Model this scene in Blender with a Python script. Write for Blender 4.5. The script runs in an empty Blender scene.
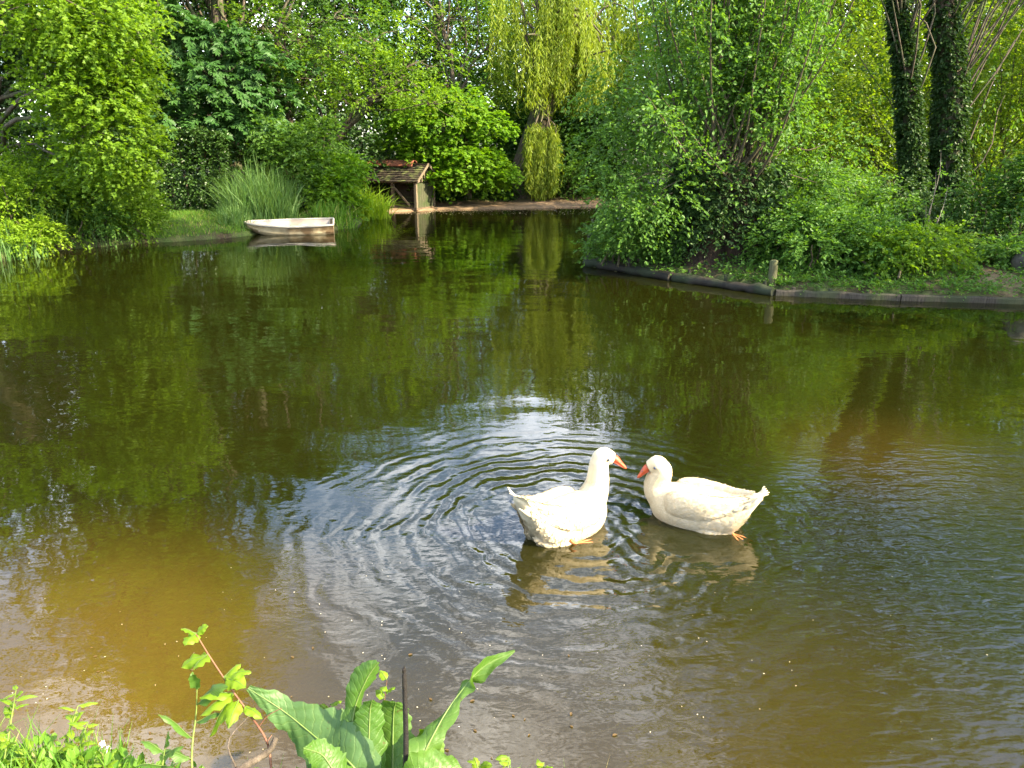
import bpy, math
import numpy as np
from mathutils import Vector
R = math.radians
PI = math.pi

# ------------------------------------------------------------------ camera, sky, sun, exposure
scene = bpy.context.scene
CAM_H, PITCH, FPX = 2.1, R(17.5), 745.0
cam_d = bpy.data.cameras.new("camera")
cam = bpy.data.objects.new("camera", cam_d)
scene.collection.objects.link(cam)
cam.location = (0, 0, CAM_H)
cam.rotation_euler = (R(90) - PITCH, 0, 0)
cam_d.sensor_width = 36.0
cam_d.lens = 36.0 * FPX / 1024.0
cam_d.clip_start, cam_d.clip_end = 0.05, 3000
scene.camera = cam

SUN_AZ, SUN_EL = R(116), R(36)          # azimuth from +Y towards +X
world = bpy.data.worlds.new("World")
scene.world = world
world.use_nodes = True
wn, wl = world.node_tree.nodes, world.node_tree.links
wn.clear()
sky = wn.new("ShaderNodeTexSky")
sky.sky_type = 'NISHITA'
sky.sun_disc = False
sky.sun_elevation = SUN_EL
sky.sun_rotation = SUN_AZ
sky.dust_density = 1.5
tc = wn.new("ShaderNodeTexCoord")
cn = wn.new("ShaderNodeTexNoise")
cn.inputs['Scale'].default_value = 3.2
cn.inputs['Detail'].default_value = 6
cn.inputs['Roughness'].default_value = 0.6
cr = wn.new("ShaderNodeMapRange")
cr.inputs[1].default_value, cr.inputs[2].default_value = 0.50, 0.70
cr.inputs[3].default_value, cr.inputs[4].default_value = 0.0, 0.85
cm = wn.new("ShaderNodeMix")
cm.data_type = 'RGBA'
cm.inputs[7].default_value = (14.0, 13.8, 13.6, 1)
bg = wn.new("ShaderNodeBackground")
bg.inputs['Strength'].default_value = 0.15
wo = wn.new("ShaderNodeOutputWorld")
wl.new(tc.outputs['Generated'], cn.inputs['Vector'])
wl.new(cn.outputs['Fac'], cr.inputs[0])
wl.new(cr.outputs[0], cm.inputs[0])
wl.new(sky.outputs['Color'], cm.inputs[6])
wl.new(cm.outputs[2], bg.inputs['Color'])
wl.new(bg.outputs[0], wo.inputs['Surface'])

sun_d = bpy.data.lights.new("sun", 'SUN')
sun_d.energy = 5.0
sun_d.angle = R(0.6)
sun_d.color = (1.0, 0.86, 0.58)
sun = bpy.data.objects.new("sun", sun_d)
scene.collection.objects.link(sun)
sdir = Vector((math.sin(SUN_AZ) * math.cos(SUN_EL), math.cos(SUN_AZ) * math.cos(SUN_EL), math.sin(SUN_EL)))
sun.rotation_euler = sdir.to_track_quat('Z', 'Y').to_euler()
sun.location = (30, 0, 30)

vs = scene.view_settings
vs.view_transform = 'Standard'
vs.look = 'None'
vs.exposure = 2.35
vs.gamma = 1.0
cy = scene.cycles
cy.max_bounces = 7
cy.diffuse_bounces = 3
cy.glossy_bounces = 3
cy.transmission_bounces = 4
cy.transparent_max_bounces = 8
cy.use_denoising = True
cy.caustics_reflective = False
cy.caustics_refractive = False

# ------------------------------------------------------------------ helpers
COL = scene.collection


def P(px, py, z=0.0):
    """the point of the horizontal plane z that the pixel (px, py) looks at"""
    u, v = (px - 512) / FPX, (384 - py) / FPX
    d = (u, math.cos(PITCH) + v * math.sin(PITCH), -math.sin(PITCH) + v * math.cos(PITCH))
    t = (z - CAM_H) / d[2]
    return np.array((d[0] * t, d[1] * t, z))


def Q(px, py, Y):
    """the point at distance Y in front of the camera that the pixel looks at"""
    u, v = (px - 512) / FPX, (384 - py) / FPX
    d = (u, math.cos(PITCH) + v * math.sin(PITCH), -math.sin(PITCH) + v * math.cos(PITCH))
    t = Y / d[1]
    return np.array((d[0] * t, Y, CAM_H + d[2] * t))


def rng_(s):
    return np.random.default_rng(s)


def nrm(a):
    a = np.asarray(a, float)
    return a / np.maximum(np.linalg.norm(a, axis=-1, keepdims=True), 1e-9)


class MB:
    """collects vertices and faces and links them as ONE mesh object"""
    def __init__(self):
        self.v, self.f, self.n = [], [], 0

    def add(self, v, f, tone=0.5, mat=0):
        v = np.asarray(v, float).reshape(-1, 3)
        f = np.asarray(f, int)
        t = np.broadcast_to(np.asarray(tone, float), (len(f),))
        self.v.append(v)
        self.f.append((f + self.n, t, np.broadcast_to(np.asarray(mat), (len(f),))))
        self.n += len(v)

    def box(self, lo, hi, tone=0.5, mat=0, M=None):
        x0, y0, z0 = lo
        x1, y1, z1 = hi
        v = np.array([(x0, y0, z0), (x1, y0, z0), (x1, y1, z0), (x0, y1, z0), (x0, y0, z1), (x1, y0, z1), (x1, y1, z1), (x0, y1, z1)], float)
        if M is not None:
            v = v @ np.asarray(M).T
        self.add(v, [(0, 3, 2, 1), (4, 5, 6, 7), (0, 1, 5, 4), (1, 2, 6, 5), (2, 3, 7, 6), (3, 0, 4, 7)], tone, mat)

    def tube(self, path, rad, sides=8, tone=0.5, mat=0, cap=True, squash=None):
        path = np.asarray(path, float)
        n = len(path)
        rad = np.broadcast_to(np.asarray(rad, float), (n,))
        T = np.empty_like(path)
        T[1:-1] = path[2:] - path[:-2]
        T[0], T[-1] = path[1] - path[0], path[-1] - path[-2]
        T = nrm(T)
        a = np.array((0, 0, 1.0)) if abs(T[0][2]) < 0.9 else np.array((1.0, 0, 0))
        N = nrm(np.cross(T[0], a))
        ang = np.linspace(0, 2 * PI, sides, endpoint=False)
        vs_ = []
        for i in range(n):
            N = nrm(N - T[i] * np.dot(N, T[i]))
            B = np.cross(T[i], N)
            vs_.append(path[i] + rad[i] * (np.cos(ang)[:, None] * N + np.sin(ang)[:, None] * B))
        v = np.concatenate(vs_)
        i = np.arange(n - 1)[:, None] * sides
        j = np.arange(sides)[None, :]
        k = (j + 1) % sides
        f = np.stack([i + j, i + k, i + sides + k, i + sides + j], -1).reshape(-1, 4)
        self.add(v, f, tone, mat)
        if cap:
            for base, c, fl in ((0, path[0], 1), ((n - 1) * sides, path[-1], 0)):
                ring = v[base:base + sides]
                vv = np.vstack([ring, c])
                ff = [((q + 1) % sides, q, sides) if fl else (q, (q + 1) % sides, sides) for q in range(sides)]
                self.add(vv, ff, tone, mat)

    def grid(self, G, tone=0.5, mat=0):
        """G: (n, m, 3) points"""
        n, m = G.shape[:2]
        i = np.arange(n - 1)[:, None] * m
        j = np.arange(m - 1)[None, :]
        f = np.stack([i + j, i + j + 1, i + m + j + 1, i + m + j], -1).reshape(-1, 4)
        self.add(G.reshape(-1, 3), f, tone, mat)

    def build(self, name, mats, parent=None, smooth=False, origin=None):
        V = np.concatenate(self.v) if self.v else np.zeros((0, 3))
        o0 = np.zeros(3)
        if parent is not None:
            o0 = np.array(parent.get('_o', (0, 0, 0)), float)
        if origin is not None:
            o0 = np.asarray(origin, float)
        V = V - o0
        me = bpy.data.meshes.new(name)
        me.vertices.add(len(V))
        me.vertices.foreach_set("co", V.astype(np.float32).ravel())
        loops = np.concatenate([f.ravel() for f, t, m in self.f])
        sizes = np.concatenate([np.full(len(f), f.shape[1]) for f, t, m in self.f])
        starts = np.concatenate([[0], np.cumsum(sizes)[:-1]])
        me.loops.add(len(loops))
        me.loops.foreach_set("vertex_index", loops.astype(np.int32))
        me.polygons.add(len(sizes))
        me.polygons.foreach_set("loop_start", starts.astype(np.int32))
        me.polygons.foreach_set("material_index", np.concatenate([m for f, t, m in self.f]).astype(np.int32))
        me.polygons.foreach_set("use_smooth", np.full(len(sizes), smooth))
        me.update(calc_edges=True)
        at = me.attributes.new("tone", 'FLOAT', 'FACE')
        at.data.foreach_set("value", np.concatenate([t for f, t, m in self.f]).astype(np.float32))
        for m in (mats if isinstance(mats, (list, tuple)) else [mats]):
            me.materials.append(m)
        ob = bpy.data.objects.new(name, me)
        COL.objects.link(ob)
        if parent is not None:
            ob.parent = parent
            q = np.array(parent.get('_o', (0, 0, 0)), float)
            if parent.get('_child'):
                pass
            if origin is not None:
                ob.location = o0 - q
        elif origin is not None:
            ob.location = o0
        ob['_o'] = list(o0)
        return ob


def thing(name, label, cat, loc=(0, 0, 0), group=None):
    o = bpy.data.objects.new(name, None)
    COL.objects.link(o)
    o.location = loc
    o.empty_display_size = 0.2
    o['_o'] = [float(c) for c in loc]
    o['label'], o['category'] = label, cat
    if group:
        o['group'] = group
    return o


def tag(o, label, cat, group=None, kind=None):
    o['label'], o['category'] = label, cat
    if group:
        o['group'] = group
    if kind:
        o['kind'] = kind
    return o


def copy_tree(o, parent=None):
    c = o.copy()
    COL.objects.link(c)
    c.parent = parent
    for ch in [x for x in o.children]:
        copy_tree(ch, c)
    return c


def catmull(pts, n):
    pts = np.asarray(pts, float)
    p = np.vstack([2 * pts[0] - pts[1], pts, 2 * pts[-1] - pts[-2]])
    m = len(pts) - 1
    out = []
    for t in np.linspace(0, m, n):
        i = min(int(t), m - 1)
        u = t - i
        a, b, c, d = p[i], p[i + 1], p[i + 2], p[i + 3]
        out.append(0.5 * ((2 * b) + (c - a) * u + (2 * a - 5 * b + 4 * c - d) * u * u + (3 * b - a - 3 * c + d) * u ** 3))
    return np.array(out)


# ------------------------------------------------------------------ materials
def new_mat(name):
    m = bpy.data.materials.new(name)
    m.use_nodes = True
    m.node_tree.nodes.clear()
    return m, m.node_tree.nodes, m.node_tree.links


def ramp_mix(n, l, fac, c1, c2):
    mx = n.new("ShaderNodeMix")
    mx.data_type = 'RGBA'
    mx.inputs[6].default_value = (*c1, 1)
    mx.inputs[7].default_value = (*c2, 1)
    l.new(fac, mx.inputs[0])
    return mx.outputs[2]


def leaf_mat(name, dark, light, trans=0.42, tcol=None, rough=0.5, spec=0.22, odd=None):
    m, n, l = new_mat(name)
    at = n.new("ShaderNodeAttribute")
    at.attribute_name = "tone"
    col = ramp_mix(n, l, at.outputs['Fac'], dark, light)
    if odd:
        # a few leaves of another hue, chosen at random
        gt = n.new("ShaderNodeMath")
        gt.operation = 'GREATER_THAN'
        gt.inputs[1].default_value = 0.94
        l.new(at.outputs['Fac'], gt.inputs[0])
        mx = n.new("ShaderNodeMix")
        mx.data_type = 'RGBA'
        mx.inputs[7].default_value = (*odd, 1)
        l.new(gt.outputs[0], mx.inputs[0])
        l.new(col, mx.inputs[6])
        col = mx.outputs[2]
    p = n.new("ShaderNodeBsdfPrincipled")
    p.inputs['Roughness'].default_value = rough
    p.inputs['Specular IOR Level'].default_value = spec
    l.new(col, p.inputs['Base Color'])
    t = n.new("ShaderNodeBsdfTranslucent")
    tc_ = n.new("ShaderNodeMix")
    tc_.data_type = 'RGBA'
    tc_.blend_type = 'MULTIPLY'
    tc_.inputs[0].default_value = 1
    tm = tcol or (2.0, 1.9, 0.5)
    tc_.inputs[7].default_value = (*tm, 1)
    l.new(col, tc_.inputs[6])
    l.new(tc_.outputs[2], t.inputs['Color'])
    ms = n.new("ShaderNodeMixShader")
    ms.inputs[0].default_value = trans
    l.new(p.outputs[0], ms.inputs[1])
    l.new(t.outputs[0], ms.inputs[2])
    o = n.new("ShaderNodeOutputMaterial")
    l.new(ms.outputs[0], o.inputs['Surface'])
    return m


def noise_mat(name, c1, c2, scale=6.0, rough=0.8, bump=0.3, stretch=(1, 1, 1), detail=6, c3=None, s3=2.0, spec=0.3, lo=0.35, hi=0.65, bd=0.02):
    m, n, l = new_mat(name)
    tcn = n.new("ShaderNodeTexCoord")
    mp = n.new("ShaderNodeMapping")
    mp.inputs['Scale'].default_value = stretch
    l.new(tcn.outputs['Object'], mp.inputs['Vector'])
    no = n.new("ShaderNodeTexNoise")
    no.inputs['Scale'].default_value = scale
    no.inputs['Detail'].default_value = detail
    no.inputs['Roughness'].default_value = 0.65
    l.new(mp.outputs[0], no.inputs['Vector'])
    mr = n.new("ShaderNodeMapRange")
    mr.inputs[1].default_value, mr.inputs[2].default_value = lo, hi
    l.new(no.outputs['Fac'], mr.inputs[0])
    col = ramp_mix(n, l, mr.outputs[0], c1, c2)
    if c3:
        n2 = n.new("ShaderNodeTexNoise")
        n2.inputs['Scale'].default_value = s3
        n2.inputs['Detail'].default_value = 5
        l.new(tcn.outputs['Object'], n2.inputs['Vector'])
        m2 = n.new("ShaderNodeMapRange")
        m2.inputs[1].default_value, m2.inputs[2].default_value = 0.48, 0.62
        l.new(n2.outputs['Fac'], m2.inputs[0])
        mx = n.new("ShaderNodeMix")
        mx.data_type = 'RGBA'
        l.new(m2.outputs[0], mx.inputs[0])
        l.new(col, mx.inputs[6])
        mx.inputs[7].default_value = (*c3, 1)
        col = mx.outputs[2]
    p = n.new("ShaderNodeBsdfPrincipled")
    p.inputs['Roughness'].default_value = rough
    p.inputs['Specular IOR Level'].default_value = spec
    l.new(col, p.inputs['Base Color'])
    if bump:
        b = n.new("ShaderNodeBump")
        b.inputs['Strength'].default_value = bump
        b.inputs['Distance'].default_value = bd
        l.new(no.outputs['Fac'], b.inputs['Height'])
        l.new(b.outputs[0], p.inputs['Normal'])
    o = n.new("ShaderNodeOutputMaterial")
    l.new(p.outputs[0], o.inputs['Surface'])
    return m


BARK = noise_mat("bark", (0.035, 0.026, 0.018), (0.12, 0.095, 0.07), 5, 0.9, 0.8, (4, 4, 0.8), c3=(0.05, 0.06, 0.025), bd=0.04)
BARK_GREY = noise_mat("bark_grey", (0.08, 0.07, 0.055), (0.24, 0.21, 0.17), 5, 0.9, 0.8, (4, 4, 0.8), bd=0.04)
TWIG = noise_mat("twig_bark", (0.035, 0.03, 0.016), (0.085, 0.07, 0.038), 9, 0.8, 0.3)
L_FRESH = leaf_mat("leaf_fresh", (0.065, 0.135, 0.01), (0.13, 0.22, 0.015), 0.48)
L_MID = leaf_mat("leaf_mid", (0.038, 0.09, 0.013), (0.075, 0.15, 0.021), 0.42)
L_WOOD = leaf_mat("leaf_wood", (0.024, 0.07, 0.012), (0.055, 0.125, 0.018), 0.4)
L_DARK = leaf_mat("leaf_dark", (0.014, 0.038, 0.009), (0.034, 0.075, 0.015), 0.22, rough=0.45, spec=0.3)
L_CHEST = leaf_mat("leaf_chestnut", (0.026, 0.075, 0.015), (0.046, 0.11, 0.024), 0.3, (1.6, 1.8, 0.6), rough=0.5)
L_MAPLE = leaf_mat("leaf_maple", (0.07, 0.165, 0.01), (0.13, 0.24, 0.014), 0.46)
L_WILLOW = leaf_mat("leaf_weeping", (0.115, 0.18, 0.016), (0.21, 0.26, 0.03), 0.42)
L_POLLARD = leaf_mat("leaf_pollard", (0.048, 0.115, 0.018), (0.09, 0.18, 0.028), 0.42)
L_THICKET = leaf_mat("leaf_thicket", (0.07, 0.14, 0.012), (0.15, 0.21, 0.02), 0.52)
L_IVY = leaf_mat("leaf_ivy", (0.014, 0.038, 0.009), (0.04, 0.082, 0.018), 0.2, rough=0.5, spec=0.25)
L_BRAMBLE = leaf_mat("leaf_bramble", (0.042, 0.105, 0.016), (0.085, 0.175, 0.026), 0.4)
L_REED = leaf_mat("leaf_reed", (0.06, 0.135, 0.035), (0.12, 0.20, 0.06), 0.38)
L_GRASS = leaf_mat("leaf_grass", (0.06, 0.15, 0.014), (0.13, 0.235, 0.03), 0.4, odd=(0.35, 0.3, 0.14))
L_LIME = leaf_mat("leaf_lime", (0.1, 0.19, 0.01), (0.18, 0.27, 0.018), 0.48)
L_COPPER = leaf_mat("leaf_copper", (0.12, 0.06, 0.03), (0.2, 0.1, 0.05), 0.3, (1.5, 1.2, 0.8))

# ------------------------------------------------------------------ leaves
KITE = (np.array([(0, 0, 0), (0.45, -0.30, 0.07), (1, 0, -0.06), (0.45, 0.30, 0.07)], float), [(0, 1, 2), (0, 2, 3)])
OVAL = (np.array([(0, 0, 0), (0.28, -0.25, 0.05), (0.68, -0.24, 0.03), (1, 0, -0.08), (0.68, 0.24, 0.03), (0.28, 0.25, 0.05)], float), [(0, 1, 2, 3), (0, 3, 4, 5)])
SLIM = (np.array([(0, 0, 0), (0.4, -0.10, 0.02), (1, 0, -0.08), (0.4, 0.10, 0.02)], float), [(0, 1, 2, 3)])
_v, _f = [], []
for _a, _s in ((-1.15, 0.7), (-0.55, 0.92), (0, 1.0), (0.55, 0.92), (1.15, 0.7)):
    _k = len(_v)
    for q in ((0, 0, 0), (0.62, -0.17, 0.0), (1, 0, -0.16), (0.62, 0.17, 0.0)):
        x, y = q[0] * _s, q[1] * _s
        _v.append((x * math.cos(_a) - y * math.sin(_a), x * math.sin(_a) + y * math.cos(_a), q[2] * _s))
    _f += [(_k, _k + 1, _k + 2, _k + 3)]
PALM = (np.array(_v, float), _f)
_v = [(0, 0, 0)]
for _a, _r in ((-1.9, .5), (-1.35, .48), (-0.95, .8), (-0.5, .62), (0, 1.0), (0.5, .62), (0.95, .8), (1.35, .48), (1.9, .5)):
    _v.append((_r * math.cos(_a), _r * math.sin(_a), 0.06 * math.cos(3 * _a) - 0.1 * _r * _r))
LOBED = (np.array(_v, float), [(0, i, i + 1) for i in range(1, 9)])


def place_leaves(mb, tpl, pos, dr, nr, size, tone, mat=0):
    V, F = tpl
    pos, dr, nr = (np.asarray(a, float) for a in (pos, dr, nr))
    N = len(pos)
    if N == 0:
        return
    x = nrm(dr)
    z = nrm(nr - x * np.sum(nr * x, -1, keepdims=True))
    y = np.cross(z, x)
    s = np.broadcast_to(np.asarray(size, float), (N,))[:, None, None]
    W = pos[:, None, :] + s * (V[None, :, 0:1] * x[:, None, :] + V[None, :, 1:2] * y[:, None, :] + V[None, :, 2:3] * z[:, None, :])
    k = len(V)
    F = np.asarray(F, int)
    ff = (F[None] + (np.arange(N) * k)[:, None, None]).reshape(-1, F.shape[1])
    tt = np.repeat(np.broadcast_to(np.asarray(tone, float), (N,)), len(F))
    mb.add(W.reshape(-1, 3), ff, tt, mat)


def sprays(mb, rg, org, out, L, K, tpl, size, droop=0.3, up=0.8, spread=0.9, mat=0, wob=0.5, tone0=None):
    """each spray is a twig that carries K leaves to either side"""
    org, out = np.asarray(org, float), nrm(out)
    S = len(org)
    if S == 0:
        return
    L = np.broadcast_to(np.asarray(L, float), (S,))[:, None]
    t = np.linspace(0.12, 1.0, K)[None, :] + rg.uniform(-.06, .06, (S, K))
    pos = org[:, None, :] + out[:, None, :] * (L * t)[..., None]
    pos[..., 2] -= droop * L * t * t
    pos += rg.normal(0, 0.05, (S, K, 3)) * L[..., None]
    side = np.cross(out, (0, 0, 1.0))
    side = nrm(side + 1e-4)
    sg = np.where(np.arange(K) % 2 == 0, 1.0, -1.0)[None, :] * rg.uniform(0.4, 1.2, (S, K)) * spread
    d = out[:, None, :] + side[:, None, :] * sg[..., None] + rg.normal(0, 0.25, (S, K, 3))
    d[..., 2] -= droop * 0.9
    n = rg.normal(0, wob, (S, K, 3))
    n[..., 2] += up
    sz = size * rg.uniform(0.65, 1.2, (S, K))
    tn = (tone0 if tone0 is not None else rg.uniform(0, 1, S))[:, None] * 0.5 + rg.uniform(0, 0.5, (S, K))
    place_leaves(mb, tpl, pos.reshape(-1, 3), d.reshape(-1, 3), n.reshape(-1, 3), sz.ravel(), tn.ravel(), mat)


def unit(rg, n):
    return nrm(rg.normal(0, 1, (n, 3)))


def clump(mb, rg, c, r, S, L, K, tpl, size, droop=0.3, up=0.8, flat=0.6, mat=0, hollow=0.45, tone=None):
    """S sprays filling the ellipsoid (c, r), more of them towards its skin"""
    c = np.asarray(c, float)
    r = np.broadcast_to(np.asarray(r, float), (3,))
    u = unit(rg, S)
    rad = (hollow + (1 - hollow) * rg.uniform(0, 1, S) ** 0.6)[:, None]
    org = c + u * r * rad
    out = u * (1, 1, flat) + rg.normal(0, 0.35, (S, 3))
    t0 = np.clip((tone if tone is not None else 0.5) + rg.normal(0, 0.25, S), 0, 1)
    sprays(mb, rg, org, out, L * rg.uniform(0.6, 1.2, S), K, tpl, size, droop, up, mat=mat, tone0=t0)


def clump_spots(rg, c, r, n, gap, zmin=None, shell=0.55):
    c, r = np.asarray(c, float), np.broadcast_to(np.asarray(r, float), (3,))
    out = []
    for _ in range(n * 40):
        u = unit(rg, 1)[0]
        q = c + u * r * (shell + (1 - shell) * rg.uniform() ** 0.5)
        if zmin is not None and q[2] < zmin:
            continue
        if all(np.linalg.norm(q - p) > gap for p in out):
            out.append(q)
        if len(out) >= n:
            break
    return np.array(out)


def wiggle(rg, a, b, n, amp, sag=0.0):
    a, b = np.asarray(a, float), np.asarray(b, float)
    t = np.linspace(0, 1, n)[:, None]
    L = np.linalg.norm(b - a)
    p = a + (b - a) * t
    w = rg.normal(0, amp * L, (n, 3)) * np.sin(PI * t)
    p = p + w
    p[:, 2] += sag * L * np.sin(PI * t[:, 0])
    return catmull(p, n * 2)


def tree(name, label, cat, trunk, r0, spots, cr_, tpl, size, S, K, L, leaf, bark=BARK, group=None, droop=0.3, up=0.8, flat=0.6,
         seed=1, limb_r=0.05, twigs=5, fork=(0.35, 0.9), hollow=0.45, taper=0.35, crown_name='crown'):
    """trunk: polyline from the base up; spots: clump centres; each clump hangs on a limb of its own"""
    rg = rng_(seed)
    trunk = np.asarray(trunk, float)
    o = thing(name, label, cat, trunk[0], group)
    w = MB()
    tp = catmull(trunk, 14)
    w.tube(tp + np.vstack([np.zeros(3), rg.normal(0, r0 * 0.12, (13, 3))]), r0 * np.linspace(1, taper, 14) * np.r_[1.35, 1.12, np.ones(12)], 10)
    m = MB()
    for i, c in enumerate(spots):
        f = np.clip((c[2] - tp[0][2]) / max(tp[-1][2] - tp[0][2], .1), 0, 1) * rg.uniform(*fork)
        k = int(np.clip(f * 13, 2, 13))
        lp = wiggle(rg, tp[k], c, 5, 0.05, 0.10)
        rr = limb_r * rg.uniform(0.7, 1.3)
        w.tube(lp, np.linspace(rr, rr * 0.3, len(lp)), 6)
        rad = np.broadcast_to(np.asarray(cr_, float), (3,)) * rg.uniform(0.75, 1.25)
        for q in unit(rg, twigs):
            e = c + q * rad * 0.8
            tw = wiggle(rg, lp[-3], e, 4, 0.08)
            w.tube(tw, np.linspace(rr * 0.35, rr * 0.08, len(tw)), 4, cap=False)
        clump(m, rg, c, rad, S, L, K, tpl, size, droop, up, flat, hollow=hollow, tone=rg.uniform(0.2, 0.8))
    w.build('trunk', bark, o, smooth=True)
    m.build(crown_name, leaf, o)
    return o


def bush(name, label, cat, base, spots, cr_, tpl, size, S, K, L, leaf, group=None, droop=0.3, up=0.7, flat=0.7, seed=1, stem_r=0.02,
         stem=TWIG, hollow=0.3, spread=0.25):
    rg = rng_(seed)
    base = np.asarray(base, float)
    o = thing(name, label, cat, base, group)
    w, m = MB(), MB()
    for c in spots:
        s0 = base + np.array((*rg.normal(0, spread, 2), 0))
        s0[2] = base[2] - 0.05
        lp = wiggle(rg, s0, c, 5, 0.05, 0.03)
        w.tube(lp, np.linspace(stem_r, stem_r * 0.4, len(lp)), 5)
        rad = np.broadcast_to(np.asarray(cr_, float), (3,)) * rg.uniform(0.75, 1.25)
        clump(m, rg, c, rad, S, L, K, tpl, size, droop, up, flat, hollow=hollow, tone=rg.uniform(0.2, 0.8))
    w.build('stems', stem, o, smooth=True)
    m.build('foliage', leaf, o)
    return o


def blades(mb, rg, base, h, width, lean=0.35, mat=0, seg=5, tone=None, curl=1.6):
    """tapering grass blades that bend over; base (N,3)"""
    N = len(base)
    h = np.broadcast_to(np.asarray(h, float), (N,)) * rg.uniform(0.6, 1.15, N)
    az = rg.uniform(0, 2 * PI, N)
    d = np.stack([np.cos(az), np.sin(az), np.zeros(N)], -1)
    ln = np.abs(rg.normal(0, lean, N)) + 0.05
    t = np.linspace(0, 1, seg)
    p = base[:, None, :] + d[:, None, :] * (ln * h)[:, None, None] * (t ** curl)[None, :, None]
    p[..., 2] += (h[:, None] * (t[None] - 0.35 * ln[:, None] * t[None] ** 3))
    fz = rg.uniform(0, 2 * PI, N)
    s = np.stack([np.cos(fz), np.sin(fz), np.zeros(N)], -1)
    wd = width * rg.uniform(0.6, 1.2, N)
    prof = np.array([0.7, 1.0, 0.9, 0.6, 0.04]) if seg == 5 else np.linspace(1, .05, seg)
    a = p - s[:, None, :] * (wd[:, None] * prof[None])[..., None] / 2
    b = p + s[:, None, :] * (wd[:, None] * prof[None])[..., None] / 2
    V = np.stack([a, b], 2).reshape(-1, 3)
    off = (np.arange(N) * seg * 2)[:, None, None]
    k = np.arange(seg - 1)[:, None] * 2
    f = np.concatenate([k, k + 1, k + 3, k + 2], -1)[None] + off
    tn = np.repeat(rg.uniform(0, 1, N) if tone is None else tone, seg - 1)
    mb.add(V, f.reshape(-1, 4), tn, mat)

# ------------------------------------------------------------------ terrain and water
SHORE = np.array([
    (-26, 3.5), (-26, 12.5), (-14, 13.2), (-11.0, 13.6), (-10.05, 14.5), (-9.95, 15.6), (-9.7, 16.5), (-8.9, 17.4), (-8.0, 17.9), (-6.9, 18.75), (-6.5, 19.75),
    (-4.9, 20.4), (-4.4, 21.8), (-4.75, 24.0), (-4.45, 26.3), (-2.6, 27.55), (0.0, 28.2), (3.0, 29.0), (5.2, 28.6), (4.6, 24), (2.9, 18.5), (1.75, 15.0), (1.4, 14.05),
    (2.25, 13.0), (3.35, 11.9), (4.0, 11.22), (5.5, 10.82), (7.1, 10.5), (10, 10.1), (14, 9.4), (19, 7), (19, 2.5), (10, 1.1), (4, 1.55), (1.5, 1.70), (.5, 1.76), (0, 1.80), (-.9, 1.84), (-1.3, 1.92), (-2.2, 1.95), (-4, 1.9),
    (-9, 2.2), (-16, 2.6)], float)


def shore_sd(p):
    """signed distance to the waterline: positive on land"""
    A, B = SHORE, np.roll(SHORE, -1, 0)
    best = np.full(len(p), 1e9)
    inside = np.zeros(len(p), bool)
    for a, b in zip(A, B):
        ab = b - a
        t = np.clip(((p - a) @ ab) / (ab @ ab), 0, 1)
        best = np.minimum(best, np.linalg.norm(p - (a + t[:, None] * ab), axis=1))
        c = ((a[1] > p[:, 1]) != (b[1] > p[:, 1])) & (p[:, 0] < (b[0] - a[0]) * (p[:, 1] - a[1]) / (b[1] - a[1] + 1e-12) + a[0])
        inside ^= c
    return np.where(inside, -best, best)


def hgt(x, y):
    x, y = np.atleast_1d(np.asarray(x, float)), np.atleast_1d(np.asarray(y, float))
    d = shore_sd(np.stack([x, y], -1))
    far = np.clip((y - 24) / 2, 0, 1)
    land = 0.10 + 0.22 * (1 - np.exp(-np.maximum(d, 0) / 0.7)) + 0.02 * np.clip(d, 0, 40)
    sand = 0.05 + 0.07 * np.clip(d / 1.2, 0, 1) + 0.3 * np.clip((d - 1.6) / 2.5, 0, 1) + 0.02 * np.clip(d - 3, 0, 40)
    land = land * (1 - far) + sand * far
    near = np.clip((6 - y) / 3, 0, 1) * np.clip((14 - np.abs(x)) / 4, 0, 1)
    land = land + near * 0.32 * np.clip(d / 0.35, 0, 1)
    land = land + 0.035 * np.sin(1.7 * x + 0.6 * np.sin(y)) * np.sin(1.3 * y + x * 0.4) * np.clip(d, 0, 1)
    pond = -0.06 - 0.8 * (1 - np.exp(np.minimum(d, 0) / 1.0))
    return np.where(d > 0, land, pond)


def hz(x, y):
    return float(hgt(x, y)[0])


gx = np.concatenate([-np.geomspace(500, 17, 14), np.arange(-16.5, 14.01, 0.16), np.geomspace(15, 500, 14)])
gy = np.concatenate([-np.geomspace(300, 4, 10), np.arange(-3.5, 31.01, 0.16), np.geomspace(32, 900, 16)])
X, Y = np.meshgrid(gx, gy)
Z = hgt(X.ravel(), Y.ravel())
gm = MB()
gm.grid(np.stack([X, Y, Z.reshape(X.shape)], -1))


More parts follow.
